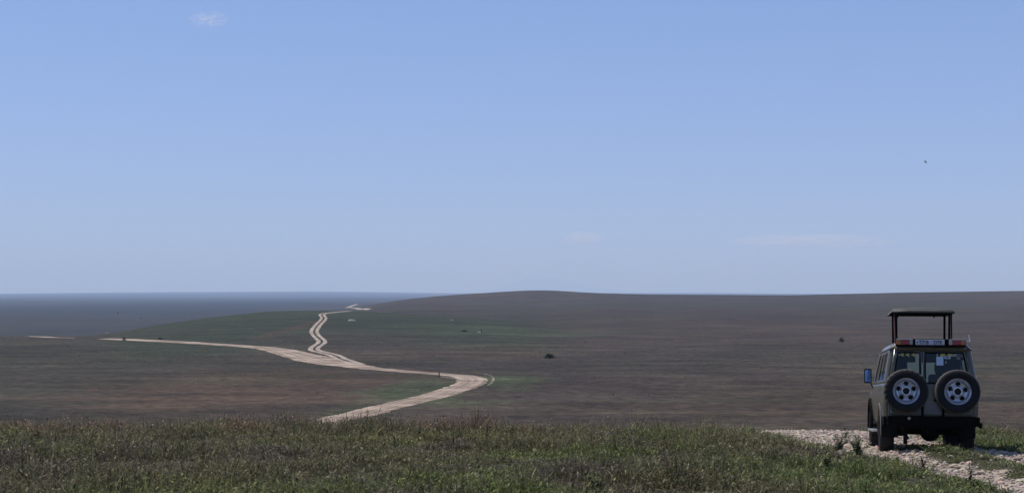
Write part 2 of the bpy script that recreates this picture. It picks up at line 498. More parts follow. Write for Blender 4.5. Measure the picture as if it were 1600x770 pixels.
tw = poly_smooth([at(px, py, 250) for px, py in (
    (562, 569.5), (545, 564.5), (531, 559.5), (527, 557), (520, 554.3), (505, 550.5), (493, 547.5), (491, 544), (498, 538.5), (503, 534), (500, 529.5), (493, 523), (491, 517), (495, 510), (502, 502.5), (506, 496.5), (503, 492), (508, 489.6), (522, 488), (538, 486.6), (546, 486.0))], 1.5)
for k, s in enumerate((-1, 1)):
    tag(ribbon('wheel_track', tw, 1.15, M_TRACK, lift=.1, nw=5, jag=.22, seed=14 + k, offset=s * .92), kind='structure')
ft = poly_smooth([at(px, py, 1050) for px, py in ((543, 481.3), (546, 479.5), (550, 477.8), (555, 476.2), (558, 475.3))], 4)
tag(ribbon('far_track', ft, 9.0, M_TRACK, lift=.4, nw=5, jag=.6, seed=20), kind='structure')
ft2 = poly_smooth([at(px, py, 1050) for px, py in ((549, 481.5), (560, 482.2), (572, 482.8), (580, 483.3))], 4)
tag(ribbon('far_track_bend', ft2, 5.0, M_TRACK, lift=.4, nw=5, jag=.6, seed=22), kind='structure')
verge = poly_smooth([at(px, py) for px, py in ((757, 584.2), (766, 586.5), (771, 591), (769, 596.5), (762, 602.5))], 1.2)
tag(ribbon('side_track', verge, .38, M_SIDE, lift=.06, nw=5, jag=.16, seed=25), kind='structure')
verge2 = poly_smooth([at(px, py) for px, py in ((690, 588.5), (705, 590.5), (716, 593.5), (718, 596))], 1.2)
tag(ribbon('side_track', verge2, .45, M_SIDE, lift=.06, nw=5, jag=.25, seed=27), kind='structure')

# the stony track on the knoll: two ruts and a grassy hump between them
def track_height(off, al):
    a = np.abs(off)
    h = 0.07 * np.exp(-(off / .38) ** 2) - 0.045 * np.exp(-((a - .92) / .36) ** 2)
    return h * (1 - 0.75 * sstep(16, 19, al))
NP = NEAR_PATH
d = np.gradient(NP, axis=0); d /= np.linalg.norm(d, axis=1)[:, None]
nn = np.stack([d[:, 1], -d[:, 0]], -1)
fine = poly_smooth([tuple(p) for p in NP[::2]], 0.09)
fd = np.gradient(fine, axis=0); fd /= np.linalg.norm(fd, axis=1)[:, None]
fn_ = np.stack([fd[:, 1], -fd[:, 0]], -1)
ts = np.linspace(-2.15, 2.15, 61)
V = []
for t in ts:
    q = fine + fn_ * t
    off, al = near_road(q[:, 0], q[:, 1])
    e = 0.10 * (1 - sstep(1.6, 2.1, abs(t))) - 0.03 * sstep(1.75, 2.15, abs(t)) + track_height(np.full(len(q), t), al)
    e = e + (fbm(q[:, 0] * 3.3, q[:, 1] * 3.3, 41, 3) - .5) * .07
    V.append(np.stack([q[:, 0], q[:, 1], zfun(q[:, 0], q[:, 1]) + e - 0.012], -1))
V = np.stack(V, 1)
n, w = V.shape[:2]
ix = np.arange(n * w).reshape(n, w)
q = np.stack([ix[:-1, :-1], ix[:-1, 1:], ix[1:, 1:], ix[1:, :-1]], -1).reshape(-1, 4)
FX, FY = V[..., 0].ravel(), V[..., 1].ravel()
off, al = near_road(FX, FY)
def rock_amount(X, Y, off, al):
    nz = fbm(X * 1.6, Y * 1.6, 51, 4)
    edge = np.abs(np.abs(off) - .95) + (nz - .5) * .75
    rut = 1 - sstep(.34, .60, edge)
    wide = (1 - sstep(1.3, 1.75, np.abs(off) + (nz - .5) * .9)) * sstep(16.0, 18.0, al)
    return np.clip(np.maximum(rut, wide), 0, 1)
ra = rock_amount(FX, FY, off, al)[:, None]
STONE = np.array([.36, .29, .228])
nz = fbm(FX * 7, FY * 7, 57, 3)[:, None]
cc = (STONE * (.62 + .6 * nz)) * ra + np.array([.055, .050, .030]) * (1 - ra)
m = bpy.data.materials.new('stony_track'); m.use_nodes = True
N, L = m.node_tree.nodes, m.node_tree.links
b = N['Principled BSDF']; b.inputs['Roughness'].default_value = .95; b.inputs['Specular IOR Level'].default_value = .1
a_ = N.new('ShaderNodeAttribute'); a_.attribute_name = 'tint'
tc = N.new('ShaderNodeTexCoord')
v_ = N.new('ShaderNodeTexVoronoi'); v_.inputs['Scale'].default_value = 11
bp = N.new('ShaderNodeBump'); bp.inputs['Strength'].default_value = .9; bp.inputs['Distance'].default_value = .04; bp.invert = True
r = N.new('ShaderNodeMapRange'); r.inputs[1].default_value = 0; r.inputs[2].default_value = 1; r.inputs[3].default_value = .75; r.inputs[4].default_value = 1.2
mx = N.new('ShaderNodeMix'); mx.data_type = 'RGBA'; mx.blend_type = 'MULTIPLY'; mx.inputs[0].default_value = 1
L.new(tc.outputs['Object'], v_.inputs['Vector']); L.new(v_.outputs['Distance'], bp.inputs['Height']); L.new(bp.outputs[0], b.inputs['Normal'])
L.new(v_.outputs['Color'], r.inputs[0]); L.new(a_.outputs['Color'], mx.inputs[6]); L.new(r.outputs[0], mx.inputs[7]); L.new(mx.outputs[2], b.inputs['Base Color'])
tag(np_mesh('stony_track', V.reshape(-1, 3), [q], m, cc, smooth=True), kind='structure')

def road_z(X, Y):
    off, al = near_road(X, Y)
    e = 0.10 * (1 - sstep(1.6, 2.1, np.abs(off))) + track_height(off, al)
    return zfun(X, Y) + np.where(np.abs(off) < 2.1, e - .012, 0)

# loose stones on the track: nobody could count them
ico = bmesh.new(); bmesh.ops.create_icosphere(ico, subdivisions=1, radius=1.0)
iv = np.array([v.co[:] for v in ico.verts]); ifc = np.array([[v.index for v in f.verts] for f in ico.faces]); ico.free()
NS = 110000
si = rng.integers(0, len(fine) - 1, NS); st = rng.uniform(-1.9, 1.9, NS)
sp = fine[si] + fn_[si] * st[:, None] + rng.normal(0, .05, (NS, 2))
off, al = near_road(sp[:, 0], sp[:, 1])
ok = (rng.uniform(0, 1, NS) < np.maximum(rock_amount(sp[:, 0], sp[:, 1], off, al) ** 1.5, .06) * .42) & (sp[:, 1] > 20) & (sp[:, 1] < 41)
sp, off, al = sp[ok], off[ok], al[ok]
ns = len(sp)
size = np.exp(rng.normal(math.log(.016), .6, ns)).clip(.008, .065)
shape = rng.uniform(.6, 1.3, (ns, 1, 3)) * np.array([1, 1, .65])
jit = 1 + rng.uniform(-.22, .22, (ns, len(iv), 1))
ang = rng.uniform(0, 2 * math.pi, ns); ca, sa = np.cos(ang)[:, None], np.sin(ang)[:, None]
P = iv[None] * shape * jit * size[:, None, None]
P = np.stack([P[..., 0] * ca - P[..., 1] * sa, P[..., 0] * sa + P[..., 1] * ca, P[..., 2]], -1)
P += np.stack([sp[:, 0], sp[:, 1], road_z(sp[:, 0], sp[:, 1]) + size * .3 + .006], -1)[:, None, :]
sc_ = STONE * rng.uniform(.6, 1.35, (ns, 1)) * (1 + rng.normal(0, .05, (ns, 3)))
sc_ = np.repeat(sc_[:, None], len(iv), 1)
sf = (ifc[None] + (np.arange(ns) * len(iv))[:, None, None]).reshape(-1, 3)
def vc_mat(name, rough=.9, translucent=0.0):
    m = bpy.data.materials.new(name); m.use_nodes = True
    N, L = m.node_tree.nodes, m.node_tree.links
    b = N['Principled BSDF']; b.inputs['Roughness'].default_value = rough; b.inputs['Specular IOR Level'].default_value = .2
    a = N.new('ShaderNodeAttribute'); a.attribute_name = 'tint'
    L.new(a.outputs['Color'], b.inputs['Base Color'])
    if translucent:
        t = N.new('ShaderNodeBsdfTranslucent'); mx = N.new('ShaderNodeMixShader'); mx.inputs[0].default_value = translucent
        L.new(a.outputs['Color'], t.inputs['Color']); L.new(b.outputs[0], mx.inputs[1]); L.new(t.outputs[0], mx.inputs[2])
        L.new(mx.outputs[0], N['Material Output'].inputs['Surface'])
    return m
tag(np_mesh('gravel', P.reshape(-1, 3), [sf], vc_mat('loose_stone'), sc_.reshape(-1, 3)), 'pale loose stones lying in the two ruts of the track', 'gravel', kind='stuff')

# ------------------------------------------------------------------ grass on the knoll
def leaves(base, h_from, length, width, az, tilt, bend, colors):
    """one curved pointed leaf per row: 5 points; base (n,3)"""
    n = len(base)
    dx, dy = np.cos(az), np.sin(az)
    sx, sy = -dy, dx
    def pt(s, side):
        t = tilt + bend * s
        # integrate roughly along the curve
        tm = tilt + bend * s * .5
        out = length * s * np.cos(tm); up = length * s * np.sin(tm)
        ww = side * width * (1 - .25 * s)
        return np.stack([base[:, 0] + dx * out + sx * ww, base[:, 1] + dy * out + sy * ww, base[:, 2] + h_from + up], -1)
    V = np.stack([pt(0, -.6), pt(0, .6), pt(.55, 1.0), pt(.55, -1.0), pt(1.0, 0)], 1)
    i = (np.arange(n) * 5)[:, None]
    return V.reshape(-1, 3), i + np.array([[0, 1, 2, 3]]), i + np.array([[3, 2, 4]]), np.repeat(colors, 5, 0)

def grass_palette(X, Y, n):
    base = np.array([.064, .062, .032])[None].repeat(n, 0)
    n1 = fbm(X / 2.6, Y / 2.6, 61, 3); n2 = fbm(X / 1.1, Y / 1.6, 67, 3); n3 = fbm(X / 4.0, Y / 3.0, 71, 3)
    def mx(c, w):
        nonlocal base
        base = base * (1 - w[:, None]) + np.array(c) * w[:, None]
    mx((.058, .074, .022), sstep(.52, .72, n1))
    mx((.062, .054, .042), sstep(.52, .70, n2) * .9)
    mx((.090, .098, .036), sstep(.60, .76, n3) * .8)
    rust = sstep(.35, .6, fbm(X / 2.2, Y / 4, 73, 2)) * sstep(35, 39, Y) * (1 - sstep(-8.8, -5.0, X)) + .45 * sstep(.50, .66, fbm(X / 1.5, Y / 4, 79, 2)) * sstep(33, 38, Y) * (X < 6.3)
    mx((.120, .066, .040), np.clip(rust, 0, .85))
    mx((.066, .050, .036), .6 * sstep(35, 40.5, Y) * (1 - sstep(7, 10, X)))
    return base * np.array([1.66, 1.53, 1.42])

AR = .40
def scatter(n):
    t = rng.uniform(-AR, AR, n)
    d = np.sqrt(rng.uniform(19.0 ** 2, 47.0 ** 2, n))
    return d * np.sin(t), d * np.cos(t)
NC = 15500
cx, cy = scatter(NC)
off, al = near_road(cx, cy)
ra = rock_amount(cx, cy, off, al) * (np.abs(off) < 2.2)
keep = rng.uniform(0, 1, NC) > ra * .97
cx, cy, off = cx[keep], cy[keep], off[keep]
dens_n = fbm(cx / 1.4, cy / 1.4, 83, 3)
on_strip = (np.abs(off) < 2.0)
ch = (.07 + .27 * sstep(.3, .8, dens_n)) * np.exp(rng.normal(0, .25, len(cx)))
ch = ch * (1 + .4 * sstep(.54, .72, fbm(cx / 1.1, cy / 4, 89, 3)) * sstep(33, 37, cy))
ch = np.where(on_strip, ch * .36, np.where(np.abs(off) < 3.2, ch * .62, ch))
ch = ch * np.where((cx > 9.5) & (cy > 29), .75, 1.0)
cpal = grass_palette(cx, cy, len(cx))
cpal = cpal * np.exp(rng.normal(0, .22, (len(cx), 1)))
cpal = np.where((on_strip | (np.abs(off) < 3.6) & (off > 0) | (off < 0) & (off > -4.5) & (cy < 27))[:, None], cpal * .35 + np.array([.095, .125, .036]) * .65, cpal)
VV, Q4, Q3, CC = [], [], [], []
base_i = 0
def push(res):
    global base_i
    v, a, b_, c = res
    VV.append(v); Q4.append(a + base_i); Q3.append(b_ + base_i); CC.append(c); base_i += len(v)
for kind, per in (('leaf', 22), ('blade', 14)):
    k = len(cx) * per
    ci = np.repeat(np.arange(len(cx)), per)
    rad = np.abs(rng.normal(0, .15, k)) + .02; a = rng.uniform(0, 2 * math.pi, k)
    x, y = cx[ci] + rad * np.cos(a), cy[ci] + rad * np.sin(a)
    o2, al2 = near_road(x, y)
    good = ~((np.abs(o2) < 2.1) & (rock_amount(x, y, o2, al2) > .75))
    x, y, ci, a, rad = x[good], y[good], ci[good], a[good], rad[good]
    k = len(x)
    z = road_z(x, y)
    H = ch[ci] * np.clip(1.15 - rad * 1.6, .35, 1.2)
    c = cpal[ci] * np.exp(rng.normal(0, .42, (k, 1))) * (1 + rng.normal(0, .06, (k, 3)))
    pale = rng.uniform(0, 1, k) < (.06 if kind == 'leaf' else .06)
    c[pale] = np.array([.26, .235, .13]) * rng.uniform(.5, 1.3, (pale.sum(), 1))
    dark = rng.uniform(0, 1, k) < .10
    c[dark] *= .45
    base = np.stack([x, y, z], -1)
    if kind == 'leaf':
        hf = H * rng.uniform(.05, 1.0, k)
        push(leaves(base, hf, rng.uniform(.035, .11, k), rng.uniform(.007, .020, k), rng.uniform(0, 2 * math.pi, k), rng.uniform(-.3, 1.0, k), rng.uniform(-1.0, .3, k), c))
    else:
        push(leaves(base, np.full(k, -.01), H * rng.uniform(.7, 1.5, k), rng.uniform(.004, .008, k), a + rng.normal(0, .6, k), rng.uniform(.9, 1.5, k), rng.uniform(-1.1, .1, k), c))
# thin stalks with pale seed heads rise above the rest, most of all along the crest
sx_, sy_ = scatter(7000)
o2, al2 = near_road(sx_, sy_)
pk = (np.abs(o2) > 2.4) & (rng.uniform(0, 1, len(sx_)) < .25 + .75 * sstep(.45, .7, fbm(sx_ / 2.2, sy_ / 3, 87, 3)))
sx_, sy_ = sx_[pk], sy_[pk]
k = len(sx_)
sh = rng.uniform(.20, .44, k) * (.75 + .5 * vnoise(sx_ / 3, sy_ / 3, 88))
tip = rng.uniform(0, 6.283, k); tl = rng.uniform(1.15, 1.55, k)
sb = np.stack([sx_, sy_, road_z(sx_, sy_)], -1)
sc0 = grass_palette(sx_, sy_, k) * np.exp(rng.normal(0, .3, (k, 1)))
push(leaves(sb, np.zeros(k), sh, np.full(k, .0032), tip, tl, np.full(k, -.35), sc0))
hd = np.repeat(np.arange(k), 6)
u_ = rng.uniform(.74, 1.0, len(hd))
tm_ = tl[hd] - .35 * u_ * .5
hp = sb[hd] + np.stack([np.cos(tip[hd]) * np.cos(tm_), np.sin(tip[hd]) * np.cos(tm_), np.sin(tm_)], -1) * (sh[hd] * u_)[:, None]
straw = np.where((rng.uniform(0, 1, k) < .45)[:, None], np.array([.27, .24, .14]), np.where((rng.uniform(0, 1, k) < .4)[:, None], np.array([.13, .075, .05]), np.array([.10, .11, .05])))
push(leaves(hp, np.zeros(len(hd)), rng.uniform(.02, .045, len(hd)), rng.uniform(.004, .009, len(hd)), rng.uniform(0, 6.283, len(hd)), rng.uniform(.2, 1.4, len(hd)), rng.uniform(-.6, .2, len(hd)), straw[hd] * rng.uniform(.6, 1.3, (len(hd), 1))))
M_GRASS = vc_mat('grass_leaf', .75, .32)
grass = np_mesh('grass', np.concatenate(VV), [np.concatenate(Q4), np.concatenate(Q3)], M_GRASS, np.clip(np.concatenate(CC), 0, 1))
tag(grass, 'rough olive grass and low weeds covering the near knoll', 'grass', kind='stuff')
# tussocks of dry grass that break up the plain nearest the knoll
NT = 230000
t = rng.uniform(-.37, .37, NT); dd_ = np.exp(rng.uniform(math.log(150), math.log(620), NT))
tx, ty = dd_ * np.sin(t), dd_ * np.cos(t)
clumpy = fbm(tx / 9, ty / 9, 101, 3)
keep = rng.uniform(0, 1, NT) < sstep(.30, .75, clumpy) * sstep(150, 185, dd_) * (1 - sstep(330, 600, dd_))
allp = np.concatenate([main_path[:, :2], tw])
tx, ty, dd_ = tx[keep], ty[keep], dd_[keep]
near2 = np.full(len(tx), 1e9)
for i in range(0, len(allp), 4):
    near2 = np.minimum(near2, (tx - allp[i, 0]) ** 2 + (ty - allp[i, 1]) ** 2)
keep = near2 > 4.6 ** 2
tx, ty, dd_ = tx[keep], ty[keep], dd_[keep]
md = np.gradient(main_path[:, :2], axis=0); md /= np.linalg.norm(md, axis=1)[:, None]
mk = np.where((main_path[:, 1] > 165) & (main_path[:, 1] < 330))[0]
vi = rng.choice(mk, 5200); side_ = np.where(rng.uniform(0, 1, 5200) < .5, -1, 1)
voff = side_ * (2.6 * main_path[vi, 2] + np.abs(rng.normal(0, 2.0, 5200)))
vx, vy = main_path[vi, 0] + md[vi, 1] * voff + rng.normal(0, .6, 5200), main_path[vi, 1] - md[vi, 0] * voff + rng.normal(0, .6, 5200)
vk = sstep(.42, .6, fbm(vx / 6, vy / 6, 131, 3)) > rng.uniform(0, 1, 5200)
for i in mk[::3]:
    vk &= ((vx - main_path[i, 0]) ** 2 + (vy - main_path[i, 1]) ** 2) > (2.35 * main_path[i, 2]) ** 2
nv_ = int(vk.sum())
tx, ty = np.concatenate([tx, vx[vk]]), np.concatenate([ty, vy[vk]]); dd_ = np.hypot(tx, ty)
nt2 = len(tx)
tc_ = ground_tint(tx, ty) * 2.3 * np.exp(rng.normal(0, .22, (nt2, 1))) * (1 + rng.normal(0, .05, (nt2, 3)))
pale = rng.uniform(0, 1, nt2) < .05; tc_[pale] *= 1.7
tc_[-nv_:] = np.array([.062, .078, .030]) * np.exp(rng.normal(0, .4, (nv_, 1)))
tz = zfun(tx, ty)
per = 4
k = nt2 * per
B = np.repeat(np.stack([tx, ty, tz - .03], -1), per, 0); B[:, :2] += rng.normal(0, .10, (k, 2))
hh = np.repeat(.12 * np.exp(rng.normal(0, .35, nt2)) * np.clip(dd_ / 260, .8, 1.6), per)
v_, a4, a3, c_ = leaves(B, np.zeros(k), hh * rng.uniform(.8, 1.6, k), hh * rng.uniform(.14, .32, k), rng.uniform(0, 6.283, k), rng.uniform(.05, .8, k), rng.uniform(-1.2, 0, k), np.repeat(tc_, per, 0))
tag(np_mesh('dry_tussocks', v_, [a4, a3], M_GRASS, np.clip(c_, 0, 1)), 'dry brownish tussocks scattered over the plain beyond the knoll', 'grass tussocks', kind='stuff')

# ------------------------------------------------------------------ the safari vehicle
# local axes: x right, y forward from the rear face, z up from the ground
def zroad(x, y): return float(road_z(np.array([x]), np.array([y]))[0])
YAW = R(-9.6)
veh = empty('safari_vehicle')
tag(veh, 'olive safari four wheel drive with raised roof and two spare wheels on the stony track', 'safari vehicle')
VX, VY = (1454.5 - PX0) / F * 29.4, 29.4
def to_world(lx, ly): return VX + math.cos(YAW) * lx - math.sin(YAW) * ly, VY + math.sin(YAW) * lx + math.cos(YAW) * ly
RA, FA = 1.10, 4.06
zr_ = [zroad(*to_world(s * .70, RA)) for s in (-1, 1)]
zf_ = [zroad(*to_world(s * .745, FA)) for s in (-1, 1)]
pitch = math.atan2((sum(zf_) - sum(zr_)) / 2, FA - RA)
roll = math.atan2(((zr_[1] - zr_[0]) + (zf_[1] - zf_[0])) / 2, 1.45) * .6
veh.location = (VX, VY, sum(zr_) / 2 - pitch * RA - 0.012)
veh.rotation_euler = (pitch, -roll, YAW)

M_BODY = mat('olive_paint', (.074, .064, .036), .38, 0, .5, .28, 3.5, .05, 90)
M_BODY.node_tree.nodes['Principled BSDF'].inputs['Coat Weight'].default_value = .6
M_BODY.node_tree.nodes['Principled BSDF'].inputs['Coat Roughness'].default_value = .16
M_BLACK = mat('black_plastic', (.004, .004, .004), .85, 0, .06, .25, 12)
M_UNDER = mat('dark_underbody', (.012, .011, .010), .9, 0, .1, .3, 9)
M_RUB = mat('tyre_rubber', (.012, .012, .012), .6, 0, .32, .35, 14)
M_STEEL = mat('silver_wheel', (.50, .52, .56), .34, .85, .5, .12, 14)
M_HUB = mat('dark_hub_hole', (.006, .006, .007), .8)
M_SEAT = mat('dark_seat_cloth', (.018, .020, .022), .9)
M_RED = mat('red_lens', (.27, .014, .014), .25)
M_AMB = mat('amber_lens', (.34, .12, .03), .25)
M_CLR = mat('clear_lens', (.30, .27, .25), .25)
M_PLATE = mat('pale_plate', (.40, .42, .48), .5, 0, .3, .10, 30)
M_INK = mat('black_ink', (.012, .014, .018), .6)
M_YEL = mat('yellow_decal', (.42, .37, .10), .7)
M_PAPER = mat('pale_paper', (.42, .52, .62), .8)
M_CHROME = mat('pale_metal', (.62, .62, .60), .3, .8)
M_STRAP = mat('maroon_strap', (.10, .035, .035), .8)
M_TOP = mat('grey_olive_canvas', (.105, .100, .082), .6, 0, .3, .15, 5)
def glass(name, tint, refl_rough=.02, dust=0.0, ior=1.5):
    m = bpy.data.materials.new(name); m.use_nodes = True
    N, L = m.node_tree.nodes, m.node_tree.links
    N.remove(N['Principled BSDF'])
    t = N.new('ShaderNodeBsdfTransparent'); t.inputs[0].default_value = (*tint, 1)
    g = N.new('ShaderNodeBsdfGlossy'); g.inputs['Roughness'].default_value = refl_rough
    fr = N.new('ShaderNodeFresnel'); fr.inputs[0].default_value = ior
    mx = N.new('ShaderNodeMixShader')
    L.new(fr.outputs[0], mx.inputs[0]); L.new(t.outputs[0], mx.inputs[1]); L.new(g.outputs[0], mx.inputs[2])
    out = mx.outputs[0]
    if dust:
        d = N.new('ShaderNodeBsdfDiffuse'); d.inputs[0].default_value = (.42, .50, .46, 1)
        tr = N.new('ShaderNodeBsdfTranslucent'); tr.inputs[0].default_value = (.42, .52, .48, 1)
        m0 = N.new('ShaderNodeMixShader'); L.new(d.outputs[0], m0.inputs[1]); L.new(tr.outputs[0], m0.inputs[2])
        m1 = N.new('ShaderNodeMixShader'); m1.inputs[0].default_value = dust
        L.new(out, m1.inputs[1]); L.new(m0.outputs[0], m1.inputs[2]); out = m1.outputs[0]
    L.new(out, N['Material Output'].inputs['Surface'])
    return m
M_GLASS = glass('tinted_glass', (.40, .48, .49))
M_SCREEN = glass('dusty_windscreen', (.80, .86, .84), .05, .38)
M_MIRROR = mat('mirror_glass', (.13, .21, .36), .06, 1.0)  # blue of the sky reflection is put into the metal colour

WK = ([.40, .56, .66, .90, 1.18, 1.30, 1.62, 1.93, 1.99, 2.045, 2.075, 2.09], [.78, .825, .845, .862, .858, .845, .790, .735, .705, .655, .58, .48])
w_ = lambda z: float(np.interp(z, *WK))
yrear = lambda z: max(0.0, z - 1.30) * .085
yfront = lambda z: 3.62 - max(0.0, z - 1.30) * .72
def corner(y, w):                               # rounded rear corner
    r = .085
    return w if y >= r else w - (r - math.sqrt(max(0, r * r - (r - y) ** 2)))
CS = [0, .008, .022, .042, .062, .085]

# --- shell: sides, roof, bonnet
def side(s):
    m = MB()
    arches = ((RA, .50, .41), (FA, .52, .48))
    def zlow(y):
        z = .56
        for c, r, zc in arches:
            if abs(y - c) < r: z = max(z, zc + math.sqrt(r * r - (y - c) ** 2))
        return z
    ys = sorted(set(CS + [round(v, 3) for v in np.arange(.12, 4.80, .045)]))
    def ztop(y): return 1.30 if y < 3.6 else 1.30 - .10 * float(sstep(3.6, 3.75, y)) - .05 * (y - 3.6)
    def p(y, v):
        a, b = zlow(y), ztop(y); z = a + (b - a) * v
        w = corner(y, w_(z)) - (.06 * float(sstep(4.5, 4.8, y)))
        w -= .012 * math.exp(-((z - 1.16) / .02) ** 2)      # crease under the windows
        return (s * w, y, z)
    m.grid(ys, list(np.linspace(0, 1, 13)), p)
    yc = sorted(set(CS + [.15, .19, 1.12, 1.22, 2.10, 2.22, 3.20, 3.62] + [float(v) for v in np.arange(.3, 3.6, .15)]))
    zs = [1.30, 1.345, 1.36, 1.5, 1.65, 1.80, 1.845, 1.90, 1.93]
    def q(y, z):
        t = y / 3.62
        yy = yrear(z) + y if y < .2 else yrear(z) * (1 - t) + y + t * (yfront(z) - 3.62)
        return (s * corner(y, w_(z)), yy, z)
    holes = ((.19, 1.12), (1.22, 2.10), (2.22, 3.20))
    m.grid(yc, zs, q, keep=lambda y, z: not (1.36 < z < 1.845 and any(a < y < b for a, b in holes)))
    g = []
    for a, b in holes:
        cols_ = [v for v in yc if a <= v <= b]
        g.append((MB().grid(cols_, [1.36, 1.5, 1.65, 1.80, 1.845], lambda y, z: (q(y, z)[0] - s * .012, q(y, z)[1], z))))
    return m, g
shell = MB(); panes = []
for s in (-1, 1):
    m, g = side(s); shell.add(m.v, m.f); panes += g
# roof, with the hatch open below the pop-up top
rx = sorted(set([-1, -.97, -.92, -.85, -.77, -.70, -.62, -.3, 0, .3, .62, .70, .77, .85, .92, .97, 1]))
ry = [0, .03, .08, .2, .5, .82, 1.3, 1.8, 2.2, 2.62, 2.9, 3.05]
def roof_pt(u, y):
    z = float(np.interp(abs(u), [0, .3, .62, .70, .77, .85, .92, .97, 1], [2.108, 2.106, 2.10, 2.09, 2.075, 2.05, 2.015, 1.975, 1.93]))
    x = float(np.interp(abs(u), [0, .62, .70, .77, .85, .92, .97, 1], [0, .44, .52, .585, .65, .695, .72, .735])) * (1 if u >= 0 else -1)
    z -= .035 * (1 - float(sstep(0, .09, y))) * (1 if abs(u) < .95 else .3)
    yy = max(y, 0) + yrear(z) * (1 if y < .5 else 0)
    x *= 1 - .02 * (1 - float(sstep(0, .1, y))) - .04 * float(sstep(2.6, 3.1, y))
    return (x, min(yy, yfront(min(z, 1.93)) + .02), z)
shell.grid(rx, ry, roof_pt, keep=lambda u, y: not (abs(u) < .62 and 1.3 < y < 2.9))
# bonnet and front
def bonnet(u, y):
    return (u * .80, y, 1.22 - .05 * (y - 3.6) + .035 * (1 - u * u))
shell.grid([-1, -.6, -.2, .2, .6, 1], [3.60, 3.9, 4.3, 4.7, 4.80], bonnet)
shell.grid([-1, 1], [.60, 1.17], lambda u, z: (u * .79, 4.80, z))
body = shell.build('body', M_BODY, veh, smooth=True, solid=.022, offset=-1)

# --- rear face: corner posts, header and valance belong to the body
xo = lambda z: w_(z) - .085                     # where the rounded corner starts
xe = lambda z: w_(z) - .125                     # outer edge of the doors
SPL = -.15                                      # gap between the doors
def rear_pt(x, z, d=0.0): return (x, yrear(z) - d, z)
m = MB()
for s in (-1, 1):
    m.grid([0, 1], [.56, .70, 1.0, 1.30, 1.62, 1.93], lambda u, z: rear_pt(s * (xe(z) + (xo(z) - xe(z)) * u), z))
    m.grid([0, 1], [1.93, 2.0, 2.06], lambda u, z: rear_pt(s * u * (w_(z) - .03), z, -.012))
m.grid([-1, 1], [.56, .66], lambda u, z: rear_pt(u * xe(z), z, -.015))
fr = m.build('rear_frame', M_BODY, veh, smooth=True, solid=.02)
header = MB()
header.grid([-1, -.9, -.4, 0, .4, .9, 1], [1.905, 1.95, 2.0], lambda u, z: rear_pt(u * (w_(z) - .09), z, .012 + .02 * math.sin((z - 1.905) / .095 * 3.14)))
header.build('rear_header', M_BODY, veh, smooth=True, solid=.02)

def make_door(xl, xr, win_l, win_r, zw0, extra):
    """xl, xr: edges as functions of z; win_l, win_r: width of frame beside the glass"""
    d = .022
    zs = [.66, .70, .745, .76, .80, 1.0, 1.22, zw0, 1.5, 1.7, 1.875, 1.90]
    us = [0, .5, 1]
    m = MB()
    def pt(u, z):
        a, b = xl(z), xr(z)
        xs = [a, a + win_l, (a + win_l + b - win_r) / 2, b - win_r, b]
        x = xs[int(round(u * 4))]
        dd = d + (.012 if .745 <= z <= .78 else 0)
        return rear_pt(x, z, dd)
    U = [0, .25, .5, .75, 1]
    m.grid(U, zs, pt, keep=lambda u, z: not (.25 < u < .75 and zw0 < z < 1.875))
    door = m.build('rear_door', M_BODY, veh, smooth=True, solid=.024, offset=-1, bevel=.006)
    g = MB().grid([.25, .5, .75], [zw0, 1.5, 1.7, 1.875], lambda u, z: tuple(np.array(pt(u, z)) + np.array([0, .012, 0])))
    go = g.build('window_pane', M_GLASS, door)
    rub = MB()
    fr_pts = [(.25, zw0), (.25, 1.5), (.25, 1.7), (.25, 1.875), (.5, 1.875), (.75, 1.875), (.75, 1.7), (.75, 1.5), (.75, zw0), (.5, zw0), (.25, zw0)]
    rub.tube([tuple(np.array(pt(u, z)) + np.array([0, .0, 0])) for u, z in fr_pts], .016, 6)
    rub.build('window_seal', M_BLACK, door)
    return door
dl = make_door(lambda z: -xe(z), lambda z: SPL - .006, .035, .035, 1.315, None)
dr = make_door(lambda z: SPL + .006, lambda z: xe(z), .045, .035, 1.315, None)
for s, dd in ((-1, dl), (1, dr)):
    for z in (.95, 1.75):
        x = s * (xe(z) + .012)
        MB().tube([rear_pt(x, z - .05, .03), rear_pt(x, z + .05, .03)], .014, 8).build('hinge', M_BODY, dd, smooth=True)
    # swing-out carrier bar of the spare wheel
    x = SPL + .0 if s < 0 else .215
    MB().box(x - .018, x + .018, -.085, -.03, .60, .93).build('carrier_bar', M_BLACK, dd, bevel=.005)
    MB().tube([(s * .458, -.03, 1.163), (s * .458, -.16, 1.163)], .06, 12).build('carrier_mount', M_BLACK, dd)
MB().box(.05, .17, -.06, -.03, .98, 1.02).build('door_handle', M_BLACK, dr, bevel=.005)

# decals and papers on the rear glass
def decal(poly, z, x, par, m, y=None, name='window_decal'):
    o = MB()
    vs = [(x + px, yrear(z + pz) - .013, z + pz) for px, pz in poly]
    n = len(vs)
    o.add(vs + [(a, b + .003, c) for a, b, c in vs], [tuple(range(n)), tuple(range(2 * n - 1, n - 1, -1))] + [(i, (i + 1) % n, n + (i + 1) % n, n + i) for i in range(n)])
    return o.build(name, m, par)
chev = [(-.045, 0), (.010, .034), (.040, .034), (.018, 0), (.040, -.034), (.010, -.034)]
for x in (-.52, -.42, -.315):
    decal(chev, 1.835, x + .01, dl, M_YEL)
decal([(-.06, -.008), (.05, -.008), (.05, .0), (.02, .016), (-.02, .016), (-.06, 0)], 1.828, -.595, dl, M_PLATE)
for x in (.22, .345):
    decal([(-.040, -.032), (.014, -.032), (.044, -.006), (.044, .014), (.014, .034), (-.040, .034)], 1.838, x, dr, M_YEL)
decal([(-.018, -.024), (.012, -.024), (.018, .024), (-.012, .024)], 1.834, .445, dr, M_CLR)
